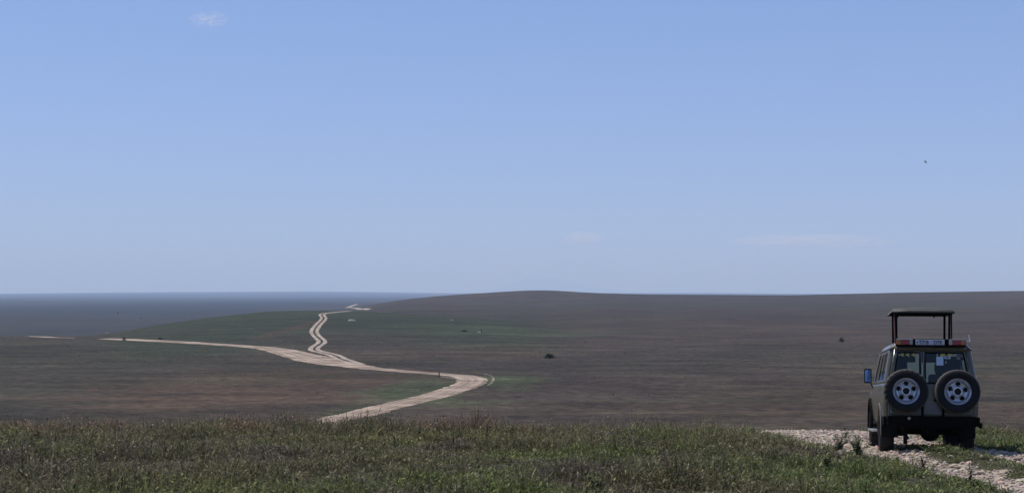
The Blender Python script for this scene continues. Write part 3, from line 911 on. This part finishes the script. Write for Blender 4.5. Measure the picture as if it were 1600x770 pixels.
decal([(-.01, -.02), (.012, -.02), (.012, .02), (-.01, .02)], 1.836, .12, dr, M_CLR)
decal([(-.06, -.08), (.065, -.08), (.065, .08), (-.06, .08)], 1.725, .165, dr, M_PAPER, name='paper_permit')
decal([(-.055, -.026), (.055, -.026), (.055, .026), (-.055, .026)], 1.79, .305, dr, M_PLATE, name='window_card')
decal([(-.025, -.010), (.02, -.012), (.03, .0), (.01, .012), (-.02, .010)], 1.792, .30, dr, M_INK, name='card_mark').location.y = -.004
decal([(-.012, -.02), (.010, -.02), (.012, .02), (-.008, .02)], 1.70, .275, dr, M_CLR, name='window_card')

# side panes, windscreen
for g in panes: g.build('side_window', M_GLASS, veh, smooth=True)
MB().grid([-1, -.5, 0, .5, 1], [1.27, 1.5, 1.7, 1.93], lambda u, z: (u * (w_(z) - .05), yfront(z) + .02 - abs(u) ** 2 * .05, z)).build('windscreen', M_SCREEN, veh, smooth=True)
for s in (-1, 1):                                # drip rail
    MB().tube([(s * (w_(1.935) + .006), .05, 1.935), (s * (w_(1.935) + .010), 1.5, 1.937), (s * (w_(1.935) + .004), 3.1, 1.93)], .013, 6).build('drip_rail', M_BODY, veh, smooth=True)

# --- rear light bar with number plate above the doors
bar = MB().box(-.632, .632, -.045, .10, 2.0, 2.125).build('light_bar', M_BLACK, veh, bevel=.008)
def lens(x0, x1, m, name): 
    return MB().box(x0, x1, -.066, -.040, 2.018, 2.112).build(name, m, bar, bevel=.006)
for s in (-1, 1):
    a = lambda u, v: (min(s * u, s * v), max(s * u, s * v))
    lens(*a(.535, .622), M_AMB, 'indicator_lens'); lens(*a(.385, .533), M_RED, 'brake_lens'); lens(*a(.325, .383), M_CLR, 'reversing_lens')
    MB().box(*a(.325, .622), -.068, -.046, 2.1135, 2.1215).build('lens_trim', M_CHROME, bar)
pl = MB().box(-.275, .245, -.060, -.047, 2.016, 2.112).build('number_plate', M_PLATE, bar, bevel=.003)
def text(s, x, z, size, m, par, name, squash=1.0):
    c = bpy.data.curves.new(name, 'FONT'); c.body = s; c.size = size; c.align_x = 'LEFT'; c.extrude = .0012
    c.offset = .0022
    t = bpy.data.objects.new(name, c); col.objects.link(t)
    dg = bpy.context.evaluated_depsgraph_get()
    me = bpy.data.meshes.new_from_object(t.evaluated_get(dg))
    bpy.data.objects.remove(t); bpy.data.curves.remove(c)
    me.transform(Matrix.Scale(squash, 4, (1, 0, 0)))
    me.transform(Matrix.Rotation(R(90), 4, 'X'))
    me.transform(Matrix.Translation((x, -.0615, z)))
    me.materials.clear(); me.materials.append(m)
    o = bpy.data.objects.new(name, me); col.objects.link(o); o.parent = par
    return o
text('T768', -.215, 2.031, .096, M_INK, bar, 'plate_number', .86)
text('DTE', .045, 2.031, .096, M_INK, bar, 'plate_number', .86)
em = MB()                                        # small map emblem at the plate's left end
pts = [(-.258, 2.050), (-.246, 2.040), (-.232, 2.044), (-.228, 2.060), (-.236, 2.072), (-.250, 2.076), (-.262, 2.064)]
em.add([(x, -.0615, z) for x, z in pts] + [(x, -.058, z) for x, z in pts], [tuple(range(7)), tuple(range(13, 6, -1))])
em.build('plate_emblem', mat('grey_green_ink', (.08, .11, .09), .6), bar)
# bracket with a short upright at the bar's right end
b = MB().box(.633, .71, -.02, .02, 2.085, 2.10)
b.tube([(.695, 0, 2.09), (.692, 0, 2.15), (.68, 0, 2.21)], .010, 6, .008)
b.build('aerial_bracket', M_CHROME, veh)

# --- pop-up top on posts
PY_0, PY_1 = 1.60, 3.02
top = MB()
NXT = [-1, -.985, -.95, -.5, 0, .5, .95, .985, 1]
ys_t = [PY_0, PY_0 + .04, 2.0, 2.5, PY_1 - .04, PY_1]
def top_pt(u, y):
    z = 2.765 + .022 * (1 - u * u) - (.030 if not PY_0 < y < PY_1 else 0)
    e = abs(u)
    z -= .025 if e > .99 else (.008 if e > .98 else 0)
    return (u * .572, y, z)
top.grid(NXT, ys_t, top_pt)
for y in (PY_0, PY_1):
    top.grid([-1, -.5, 0, .5, 1], [0, 1], lambda u, v: (u * (.572 if v else .580), y + (0 if v else (-.008 if y < 2 else .008)), (2.737 + .022 * (1 - u * u)) if v else 2.695))
for s in (-1, 1):
    top.grid([PY_0, 2.2, PY_1], [0, .5, 1], lambda y, v: (s * (.600 - .028 * v), y, 2.690 + .050 * v))
pop = top.build('pop_up_roof', M_TOP, veh, smooth=True, solid=.012)
lin = MB().box(-.560, .560, PY_0 + .03, PY_1 - .03, 2.722, 2.735)
for y in (1.7, 2.1, 2.5, 2.9): lin.box(-.555, .555, y - .02, y + .02, 2.695, 2.720)
lin.build('roof_lining', M_UNDER, pop)
for x in (.31, -.40):
    MB().tube([(x, 2.75, 2.71), (x, 2.75, 2.655)], .014, 6).build('roof_latch', M_BLACK, pop)
for s in (-1, 1):
    for y in (1.66, 2.62):
        MB().tube([(s * .50, y, 2.09), (s * .505, y, 2.725)], .023, 8).build('roof_post', M_BLACK, veh, smooth=True)
    MB().tube([(s * .535, 1.55, 2.09), (s * .545, 1.70, 2.70)], .013, 6).build('roof_strut', M_STRAP if s < 0 else M_BLACK, veh)
MB().tube([(-.47, 2.2, 2.09), (-.49, 2.2, 2.71)], .012, 6).build('roof_strap', M_STRAP, veh)
hf = MB()
for a in ((-.46, .46, 1.28, 1.33), (-.46, .46, 2.87, 2.92)): hf.box(*a, 2.095, 2.125)
for s in (-1, 1): hf.box(s * .44 - .02, s * .44 + .02, .333 + 1.0, 2.867, 2.095, 2.125)
hf.build('hatch_frame', M_BLACK, veh, bevel=.004)

# --- wheels
def tyre_mesh(Rr, half, lugs, n=96):
    k = half / .125
    prof = [(.226, .060 * k), (.236, .090 * k), (.262, .116 * k), (.305, .130 * k), (.345, .125 * k), (Rr - .028, .116 * k), (Rr - .008, .100 * k), (Rr, .075 * k), (Rr, .030 * k), (Rr, 0)]
    prof = prof + [(r, -h) for r, h in prof[-2::-1]]
    def fn(i, kk, r, h):
        if r > Rr - .03 and lugs:
            g = (kk + (0 if h > 0 else 2)) % 4
            if g == 0 and abs(h) > .02: return (r - .016, h * .97)
        elif r > Rr - .01 and kk % 3 == 0: return (r - .006, h)
        return (r, h)
    return MB().lathe(prof, n, None, fn)
def rim_mesh():
    m = MB()
    n = 80
    m.lathe([(.228, -.096), (.238, -.102), (.242, -.096), (.232, -.088), (.222, -.080), (.215, -.062), (.207, -.040), (.196, -.030)], n)
    radii = [.196, .186, .176, .164, .150, .136, .124, .112, .100, .086, .072, .060]
    def h(r, t):
        base = float(np.interp(r, [.06, .075, .09, .105, .125, .16, .18, .196], [-.074, -.076, -.070, -.036, -.030, -.060, -.046, -.030]))
        return base
    vs, fs = [], []
    for r in radii:
        for k in range(n):
            t = 2 * math.pi * k / n
            rr = r * (1 + (.035 * math.cos(6 * t) if .07 < r < .105 else 0))
            vs.append((rr * math.sin(t), h(r, t), rr * math.cos(t)))
    for i in range(len(radii) - 1):
        rc = (radii[i] + radii[i + 1]) / 2
        for k in range(n):
            tc_ = 2 * math.pi * (k + .5) / n
            dt = (tc_ + math.pi / 5) % (2 * math.pi / 5) - math.pi / 5
            if ((rc - .152) / .036) ** 2 + (dt * rc / .046) ** 2 < 1: continue
            fs.append((i * n + k, (i + 1) * n + k, (i + 1) * n + (k + 1) % n, i * n + (k + 1) % n))
    m.add(vs, fs)
    return m
def hub_mesh():
    m = MB()
    m.lathe([(.066, -.070), (.062, -.050), (.0, -.045)], 24)  # near-black dish: shade inside the open hub hole put into its colour
    return m
def drum_mesh():
    m = MB(); m.lathe([(.214, -.012), (.10, -.008), (.0, -.008)], 32); return m
M_TYRE = vc_mat('dusty_lit_tyre', .75)
def make_wheel(name, M, spare, lugs, half=.122):
    ty = tyre_mesh(.402, half, lugs)
    ty.v = [tuple(M @ Vector(p)) for p in ty.v]
    w = ty.build(name, M_TYRE, veh, smooth=True)
    inv = M.inverted()
    at2 = w.data.attributes.new('tint', 'FLOAT_COLOR', 'POINT')
    for vv, dd2 in zip(w.data.vertices, at2.data):
        p = inv @ vv.co
        k = min(1.0, max(0.0, (math.hypot(p.x, p.z) - .378) / .016)) * (1.0 if spare else .12)     # dusty tread, paled further as a painted sunlit rim; dark side wall
        dd2.color = (.011 + .065 * k, .011 + .060 * k, .012 + .052 * k, 1)
    rm = rim_mesh(); rm.v = [tuple(M @ Vector(p)) for p in rm.v]
    r = rm.build('rim', M_STEEL, w, smooth=True, solid=.006, offset=-1)
    hb = hub_mesh(); hb.v = [tuple(M @ Vector(p)) for p in hb.v]; hb.build('hub_hole', M_HUB, w, smooth=True)
    db = drum_mesh(); db.v = [tuple(M @ Vector(p)) for p in db.v]; db.build('wheel_backing', M_UNDER, w)
    return w
T_ = Matrix.Translation
for s in (-1, 1):
    sw = make_wheel('spare_wheel', T_((s * .458, -.175, 1.163)) @ Matrix.Rotation(R(0 if s < 0 else 3), 4, 'Y'), True, s < 0)
    sw['label'] = 'left spare wheel with lugged tread' if s < 0 else 'right spare wheel with smooth tread'
    side_rot = Matrix.Rotation(R(90 * s), 4, 'Z')
    make_wheel('wheel', T_((s * .735, RA, .40)) @ side_rot, False, True, .128)
    make_wheel('wheel', T_((s * .752, FA, .40)) @ side_rot, False, True, .128)

# --- fender flares, bumper, step, mud flaps
for s in (-1, 1):
    for c, r, zc, out in ((RA, .50, .41, .872), (FA, .52, .48, .905)):
        m = MB()
        aa = [R(v) for v in np.linspace(-8, 188, 25)]
        def fp(t, v):
            rr, x = ((r - .012, .84), (r - .006, out), (r + .022, out - .004), (r + .035, .858))[v]
            return (s * x, c + rr * math.cos(t), zc + rr * math.sin(t))
        m.grid(aa, [0, 1, 2, 3], fp)
        m.build('fender_flare', M_BODY if c == RA else M_BLACK, veh, smooth=True)
bp_ = MB()
bp_.box(-.78, .80, -.16, -.02, .52, .71)
for s in (-1, 1):
    bp_.box(min(s * .803, s * .86), max(s * .803, s * .86), -.145, .26, .53, .70)
bump = bp_.build('rear_bumper', M_BLACK, veh, bevel=.015)
MB().tube([(-.40, -.165, .665), (-.40, -.155, .665)], .028, 12).build('bumper_light', M_CLR, bump)
MB().box(.855, .905, -.10, .05, .50, .60).build('bumper_end', M_BLACK, bump, bevel=.01)
for s in (-1, 1):
    MB().box(s * .70 - .15, s * .70 + .15, RA - .56, RA - .545, .30, .60).build('mud_flap', M_UNDER, veh)
    st_ = MB().box(min(s * .80, s * .955), max(s * .80, s * .955), 1.78, 3.42, .375, .41).build('side_step', M_CHROME, veh, bevel=.006)
    for y in (2.0, 3.2): MB().tube([(s * .88, y, .38), (s * .60, y, .47)], .018, 6).build('step_bracket', M_BLACK, st_)
# --- underneath: floor, chassis rails, axles, springs, tank, exhaust
MB().box(-.80, .80, .03, 3.55, .60, .64).build('floor_pan', M_UNDER, veh)
MB().box(-.60, .60, 3.5, 4.7, .58, 1.12).build('engine_bay', M_UNDER, veh)
ch_ = MB()
for s in (-1, 1): ch_.box(s * .44 - .045, s * .44 + .045, .02, 4.75, .46, .60)
for y in (.06, .75, 1.9, 2.9, 4.6): ch_.box(-.39, .39, y - .04, y + .04, .48, .58)
ch_.build('chassis', M_UNDER, veh)
ax = MB().tube([(-.62, RA, .40), (.62, RA, .40)], .055, 12)
ax.lathe([(.0, -.17), (.10, -.15), (.17, -.06), (.185, 0), (.17, .06), (.10, .15), (.0, .17)], 18, T_((.08, RA, .40)))
ax.build('rear_axle', M_UNDER, veh, smooth=True)
MB().tube([(-.66, FA, .40), (.66, FA, .40)], .055, 12).lathe([(.0, -.15), (.09, -.12), (.15, 0), (.09, .12), (.0, .15)], 16, T_((-.2, FA, .40))).build('front_axle', M_UNDER, veh, smooth=True)
MB().box(-.36, .38, 1.55, 2.4, .34, .58).build('fuel_tank', M_UNDER, veh, bevel=.03)
for s in (-1, 1):
    sp_ = MB()
    for k in range(4):
        sp_.grid([0, .25, .5, .75, 1], [-1, 1], lambda u, v: (s * .47 + v * .035, RA - .62 + .05 * k + u * (1.24 - .1 * k), .52 - .16 * math.sin(u * math.pi) - .014 * k + (.0)))
    sp_.build('leaf_spring', M_UNDER, veh, solid=.010)
    MB().tube([(s * .40, RA - .12, .33), (s * .33, RA - .35, .62)], .032, 10).build('damper', M_UNDER, veh, smooth=True)
    MB().tube([(s * .47, RA - .62, .50), (s * .47, RA - .60, .42)], .03, 8).build('spring_shackle', M_UNDER, veh)
MB().tube([(-.42, -.02, .30), (-.42, .5, .36), (-.30, 1.2, .50), (-.25, 2.2, .50)], .030, 10).build('exhaust_pipe', M_UNDER, veh, smooth=True)
MB().box(-.47, -.40, .30, .34, .18, .50).build('spring_hanger', M_UNDER, veh)
MB().box(-.05, .07, -.10, .02, .42, .53).build('tow_hitch', M_BLACK, veh, bevel=.008)

# --- cabin
def seat(x, y, w=.46, zt=1.45):
    s = MB().box(x - w / 2, x + w / 2, y, y + .46, .72, .86)
    s.box(x - w / 2, x + w / 2, y - .12, y - .003, .80, zt)
    o = s.build('seat', M_SEAT, veh, bevel=.05)
    MB().box(x - .14, x + .14, y - .12, y - .03, zt + .02, zt + .23).build('headrest', M_SEAT, o, bevel=.04)
for x, y, zt in ((-.50, .85, 1.50), (.48, .85, 1.55), (-.50, 1.75, 1.55), (.50, 1.75, 1.62), (-.44, 2.65, 1.50), (.44, 2.65, 1.52)): seat(x, y, .52, zt)
MB().box(-.64, -.04, 2.93, 2.96, 1.76, 1.99).box(.04, .64, 2.93, 2.96, 1.76, 1.99).build('sun_visor', M_SEAT, veh, bevel=.01)
MB().box(-.74, .74, 3.25, 3.58, 1.0, 1.27).build('dashboard', M_SEAT, veh, bevel=.04)
MB().box(-.66, .66, .16, 1.28, 2.00, 2.03).build('headlining', M_SEAT, veh)
sw_ = MB().lathe([(.185, -.012), (.197, 0), (.185, .012), (.173, 0)], 24, T_((.42, 3.16, 1.20)) @ Matrix.Rotation(R(-25), 4, 'X'), None, True)
sw_.build('steering_wheel', M_BLACK, veh, smooth=True)
# --- door mirrors and front details
for s in (-1, 1):
    mr_ = MB().box(s * .955 - .075, s * .955 + .075, 3.40, 3.47, 1.335, 1.63).build('wing_mirror', M_BLACK, veh, bevel=.018)
    MB().box(s * .955 - .058, s * .955 + .058, 3.389, 3.398, 1.36, 1.605).build('mirror_glass', M_MIRROR, mr_)
    MB().tube([(s * .90, 3.44, 1.35), (s * .85, 3.46, 1.24)], .012, 6).build('mirror_arm', M_BLACK, mr_)
    MB().tube([(s * .60, 4.80, .98), (s * .60, 4.84, .98)], .10, 20).build('headlight', M_CLR, veh, smooth=True)
MB().box(-.84, .84, 4.83, 4.98, .52, .72).build('front_bumper', M_BLACK, veh, bevel=.02)
MB().box(-.42, .42, 4.805, 4.83, .80, 1.10).build('grille', M_BLACK, veh)

# ------------------------------------------------------------------ shrubs, weeds, mounds, posts
def clump(n, rx_, ry_, h, leaf, c0, seed, hollow=.2):
    """leaf faces spread through a low uneven dome"""
    g = np.random.default_rng(seed)
    t = g.uniform(0, 2 * math.pi, n); u = g.uniform(0, 1, n) ** .5; zz = g.uniform(0, 1, n)
    lob = 1 + .3 * np.sin(3 * t + seed) + .2 * np.sin(5 * t + 2 * seed)
    rad = np.sqrt(np.clip(1 - (zz * .95) ** 2, 0, 1)) * (hollow + (1 - hollow) * u) * lob
    P = np.stack([rad * np.cos(t) * rx_, rad * np.sin(t) * ry_, zz * h * (1 + .15 * np.sin(4 * t + seed))], -1)
    c = np.array(c0)[None] * np.exp(g.normal(0, .35, (n, 1))) * (1 + g.normal(0, .06, (n, 3)))
    global rng
    V, q4, q3, C = leaves(P, np.zeros(n), leaf * g.uniform(.6, 1.4, n), leaf * g.uniform(.2, .4, n), g.uniform(0, 6.283, n), g.uniform(-.5, 1.2, n), g.uniform(-1, .4, n), c)
    return V, q4, q3, C
def shrub(px, py, w, h, label, c, seed, dmin=150, name='shrub', cat='shrub', group=None, leaf=None, n=900):
    p = at(px, py, dmin); z = float(zfun(p[0:1], p[1:2])[0])
    o = empty(name, (p[0], p[1], z - .02))
    tag(o, label, cat, group)
    V, q4, q3, C = clump(n, w / 2, w / 2 * .8, h, leaf or w * .10, c, seed)
    f = np_mesh('foliage', V, [q4, q3], M_GRASS, C); f.parent = o
    st = MB()
    for k in range(5):
        t = k * 1.256 + seed
        st.tube([(0, 0, -.05), (.22 * w * math.cos(t) * .5, .22 * w * math.sin(t) * .5, h * .35), (.6 * w / 2 * math.cos(t), .6 * w / 2 * math.sin(t), h * .75)], .03 * w, 5, .01 * w)
    st.build('stem', mat('dark_bark', (.05, .04, .03), .9), o)
    return o
DK = (.034, .042, .024)
shrub(1315, 534, 1.7, 1.15, 'small dark round shrub alone on the brown plain, left of the safari vehicle', DK, 1)
shrub(858, 559.5, 2.3, .85, 'low wide dark shrub on the plain, beyond and right of the road bend', DK, 2)
shrub(194, 531.5, 1.0, .9, 'black shrub standing in the pale road, far left on the shelf edge', (.008, .010, .007), 3)
shrub(184, 490, 3.0, 2.4, 'faint bluish tree-like shrub far out on the hazy lower plain', DK, 4, dmin=600)
shrub(220, 498, 2.0, 1.0, 'fainter bluish shrub, nearer of the two on the hazy lower plain', DK, 5, dmin=600)
shrub(250, 530, 1.2, .5, 'low dark shrub hugging the far edge of the long pale road', DK, 6)
shrub(725, 517.5, 2.0, .35, 'flat dark shrub left of the pale mound with the post, on the green hillside', DK, 7)

def mound(px, py, w, h, label, seed, dmin=300):
    p = at(px, py, dmin); z = float(zfun(p[0:1], p[1:2])[0])
    bm = bmesh.new(); bmesh.ops.create_icosphere(bm, subdivisions=3, radius=1)
    for v in bm.verts:
        k = 1 + .35 * (float(fbm(np.array([v.co.x * 1.7 + seed]), np.array([v.co.y * 1.7 + v.co.z * 1.3]), 90 + seed, 3)[0]) - .5)
        v.co = Vector((v.co.x * w / 2 * k, v.co.y * w / 2 * .8 * k, max(v.co.z, -.3) * h * k * (1 - .25 * v.co.x)))
    me = bpy.data.meshes.new('earth_mound'); bm.to_mesh(me); bm.free(); me.shade_smooth()
    me.materials.append(mat('pale_earth', (.24, .22, .18), .95, 0, .1, .25, 2, .6, 5))
    o = bpy.data.objects.new('earth_mound', me); o.location = (p[0], p[1], z); col.objects.link(o)
    tag(o, label, 'earth mound')
mound(550, 502, 3.4, .8, 'pale earth mound on the green hillside, right of the top of the twin tracks', 1)
mound(750, 519.5, 1.7, .35, 'small pale earth mound at the foot of a dark post on the plain', 2)
mound(167, 520.5, 2.6, .45, 'low pale earth mound near the left end of the green rise, above the road', 3)
mound(706, 500, 1.6, .3, 'smallest pale earth mound, high on the right shoulder of the green hillside', 4)

def post(px, py, h, r, label, dmin=150):
    p = at(px, py, dmin); z = float(zfun(p[0:1], p[1:2])[0])
    m = MB().tube([(0, 0, -.1), (.01, 0, h * .5), (.03, 0, h)], r, 8, r * .8)
    m.lathe([(r * 1.05, 0), (r * 1.3, .02), (r * .9, .06), (0, .07)], 8, T_((.03, 0, h - .02)) @ Matrix.Rotation(R(90), 4, 'X'))
    o = m.build('marker_post', mat('weathered_post', (.03, .028, .026), .9), None)
    o.location = (p[0], p[1], z)
    tag(o, label, 'post')
post(752, 520, 1.25, .16, 'dark marker post beside a small pale mound on the green plain', 300)
post(686, 588.5, .75, .10, 'short dark marker post on the edge of the pale road, left of its bend')

# taller weeds that stand out of the grass
def weed(px, py, h, label, seed, c, n=60, spread=.12, dmin=20, dmax=44):
    D = np.linspace(dmin, dmax, 4000); X = (px - PX0) / F * D
    gap = road_z(X, D) - (CZ - (py - PY0) / F * D)
    i = int(np.argmax(gap > 0)); x, y, z = X[i], D[i], float(road_z(X[i:i + 1], D[i:i + 1])[0])
    o = empty('weed_plant', (x, y, z)); tag(o, label, 'weed', 'tall weeds standing out of the knoll grass')
    g = np.random.default_rng(seed)
    st = MB(); B, A, S = [], [], []
    ns_ = max(2, int(spread / .035))
    for k in range(ns_):
        t = g.uniform(0, 6.283); lean = g.uniform(.1, 1) * spread
        hh = h * g.uniform(.6, 1.0)
        pts = [Vector((0, 0, -.02)), Vector((lean * .35 * math.cos(t), lean * .35 * math.sin(t), hh * .5)), Vector((lean * math.cos(t), lean * math.sin(t), hh))]
        st.tube(pts, .005, 5, .0025)
        for j in range(n // ns_):
            u = g.uniform(.12, 1.0)
            q = pts[0].lerp(pts[1], u * 2) if u < .5 else pts[1].lerp(pts[2], u * 2 - 1)
            B.append(q[:]); A.append(g.uniform(0, 6.283)); S.append(1.15 - .6 * u)
    st.build('stem', mat('green_stem', (.05, .055, .028), .8), o)
    B, A, S = np.array(B), np.array(A), np.array(S); k = len(B)
    C = np.array(c)[None] * np.exp(g.normal(0, .3, (k, 1)))
    V, q4, q3, C = leaves(B, np.zeros(k), S * g.uniform(.07, .15, k), S * g.uniform(.014, .028, k), A, g.uniform(.1, .9, k), g.uniform(-.9, 0, k), C)
    f = np_mesh('leaf_cluster', V, [q4, q3], M_GRASS, C); f.parent = o
WG, WD, WY = (.15, .165, .09), (.045, .047, .032), (.15, .165, .06)
for a in ((1340, 714, .40, 'bushy dark green weed beside the left rear wheel of the vehicle', 31, WG, 420, .34),
          (1310, 706, .36, 'bushy weed on the grassy edge of the stony track, left of the tallest bush', 32, WG, 260, .26),
          (1322, 694, .42, 'thin upright weed against the far part of the stony track', 33, WD, 40, .06),
          (1441, 738, .38, 'dark thin weed at the lower edge of the nearer stony rut', 34, WD, 50, .10),
          (1516, 757, .45, 'tall thin weed in front of the stony rut near the lower right corner', 35, WD, 34, .05),
          (655, 690, .42, 'dark upright stalk in the middle of the knoll, below the road', 36, WD, 50, .04),
          (616, 700, .40, 'slender dark stalk left of the upright stalk on the knoll', 37, WD, 40, .04),
          (1205, 672, .40, 'brownish weed tuft where the stony track goes over the crest', 38, (.085, .060, .040), 90, .20),
          (930, 766, .36, 'yellow green weed tuft at the bottom of the picture, right of centre', 39, WY, 120, .20),
          (1290, 735, .34, 'yellow green weed tuft left of the stony rut on the near slope', 40, WY, 100, .16),
          (285, 712, .34, 'leafy yellow green weed on the left part of the knoll', 41, WY, 110, .18),
          (60, 690, .36, 'reddish dry weed at the far left of the knoll crest', 42, (.11, .060, .036), 110, .2),
          (345, 668, .40, 'reddish dry weed on the crest below the long pale road', 43, (.11, .058, .040), 80, .12),
          (520, 765, .36, 'pale straw coloured stalk at the bottom left of centre', 44, (.24, .21, .14), 30, .08)):
    weed(*a)

# ------------------------------------------------------------------ bird
def bird():
    D = 150.0
    o = MB()
    o.lathe([(0, -.20), (.035, -.15), (.06, -.05), (.055, .05), (.03, .14), (.0, .2)], 10)
    o.add([(.0, -.18, 0), (.06, -.32, 0), (-.06, -.32, 0)], [(0, 1, 2)])
    b_ = o.build('bird', mat('dark_feathers', (.05, .045, .04), .8), None, smooth=True)
    w = MB()
    for s in (-1, 1):
        w.add([(0, .09, .01), (0, -.08, .01), (s * .22, -.06, .10), (s * .22, .11, .10), (s * .44, -.09, .04), (s * .46, -.03, .04)], [(0, 1, 2, 3), (3, 2, 4, 5)])
    wo_ = w.build('wing', mat('dark_feathers', (.05, .045, .04), .8), b_, solid=.008)
    b_.location = ((1446 - PX0) / F * D, D, CZ - (253.5 - PY0) / F * D)
    b_.rotation_euler = (0, R(25), R(60)); b_.scale = (.6,) * 3
    tag(b_, 'tiny dark bird flying high in the blue sky above the safari vehicle', 'bird')
bird()

# ------------------------------------------------------------------ far mountain, clouds, haze
MD = 62000.0
nu, nv = 90, 40
U, Vv = np.meshgrid(np.linspace(-1, 1, nu), np.linspace(-1, 1, nv))
r_ = np.hypot(U, Vv)
ridge = np.interp(U[0], [-1, -.7, -.45, -.2, -.05, .1, .3, .55, .8, 1], [0, .10, .42, .85, 1.0, .97, .72, .40, .20, 0])
Hm = ridge[None, :] * np.clip(1 - Vv ** 2, 0, 1) * (1 + .10 * (fbm(U * 6, Vv * 6, 95, 4) - .5))
mx_ = (850 - PX0) / F * MD
P = np.stack([(mx_ + U * 4000).ravel(), (MD + Vv * 3000).ravel(), (CZ - 95 + Hm * 650).ravel()], -1)
ix = np.arange(nu * nv).reshape(nv, nu)
q = np.stack([ix[:-1, :-1], ix[:-1, 1:], ix[1:, 1:], ix[1:, :-1]], -1).reshape(-1, 4)
tag(np_mesh('far_mountain', P, [q], mat('far_slope', (.05, .05, .045), .95, 0, .1), None, smooth=True), kind='structure')

def cloud(px, py, wpx, hpx, D, label, dens, seed, thr=.46, nsc=(3, 3, 3)):
    bm = bmesh.new(); bmesh.ops.create_icosphere(bm, subdivisions=4, radius=1)
    for v in bm.verts:
        v.co *= 1 + .12 * (float(fbm(np.array([v.co.x * 2 + seed]), np.array([v.co.z * 2 + v.co.y]), 70 + seed, 3)[0]) - .5)
    me = bpy.data.meshes.new('cloud'); bm.to_mesh(me); bm.free()
    o = bpy.data.objects.new('cloud', me); col.objects.link(o)
    o.location = ((px - PX0) / F * D, D, CZ - (py - PY0) / F * D)
    sx, sz = wpx / F * D / 2, hpx / F * D / 2
    o.scale = (sx, max(sz * 2.5, sx * .3), sz)
    m = bpy.data.materials.new('thin_cloud'); m.use_nodes = True
    N, L = m.node_tree.nodes, m.node_tree.links
    N.remove(N['Principled BSDF'])
    v = N.new('ShaderNodeVolumePrincipled'); v.inputs['Color'].default_value = (1, 1, 1, 1)
    tc = N.new('ShaderNodeTexCoord')
    mp = N.new('ShaderNodeMapping'); mp.inputs['Scale'].default_value = nsc; mp.inputs['Location'].default_value = (seed * 3.1, seed, 0)
    n = N.new('ShaderNodeTexNoise'); n.inputs['Scale'].default_value = 1; n.inputs['Detail'].default_value = 5; n.inputs['Roughness'].default_value = .6
    r = N.new('ShaderNodeMapRange'); r.inputs[1].default_value = thr; r.inputs[2].default_value = thr + .22; r.inputs[3].default_value = 0; r.inputs[4].default_value = dens / (sz * 2)
    ln = N.new('ShaderNodeVectorMath'); ln.operation = 'LENGTH'
    f = N.new('ShaderNodeMapRange'); f.inputs[1].default_value = 1; f.inputs[2].default_value = .25
    mu = N.new('ShaderNodeMath'); mu.operation = 'MULTIPLY'
    L.new(tc.outputs['Object'], mp.inputs['Vector']); L.new(mp.outputs[0], n.inputs['Vector']); L.new(n.outputs[0], r.inputs[0])
    L.new(tc.outputs['Object'], ln.inputs[0]); L.new(ln.outputs['Value'], f.inputs[0])
    L.new(r.outputs[0], mu.inputs[0]); L.new(f.outputs[0], mu.inputs[1]); L.new(mu.outputs[0], v.inputs['Density'])
    L.new(v.outputs[0], N['Material Output'].inputs['Volume'])
    me.materials.append(m)
    tag(o, label, 'cloud', 'thin white clouds')
cloud(326, 31, 76, 28, 8000, 'small wispy white cloud high in the sky at the upper left', 3.4, 3, .52, (4, 4, 3))
cloud(912, 373, 80, 26, 27000, 'faint small cloud low above the rounded hill on the horizon', 2.2, 5, .40, (3, 3, 2))
cloud(1265, 377, 290, 26, 27000, 'long thin low cloud stretched above the horizon, left of the vehicle', 2.8, 8, .42, (7, 3, 2))

hz = MB().box(-95000, 95000, -60000, 95000, -101, 740).build('haze', None)
m = bpy.data.materials.new('pale_air'); m.use_nodes = True
N, L = m.node_tree.nodes, m.node_tree.links
N.remove(N['Principled BSDF'])
v = N.new('ShaderNodeVolumePrincipled')
v.inputs['Color'].default_value = (.50, .70, 1, 1)
v.inputs['Absorption Color'].default_value = (.5, .52, 1, 1)      # it scatters, mostly blue, and swallows little
v.inputs['Density'].default_value = 8.2e-5
v.inputs['Anisotropy'].default_value = 0.0
L.new(v.outputs[0], N['Material Output'].inputs['Volume'])
hz.data.materials.append(m)
tag(hz, kind='stuff')
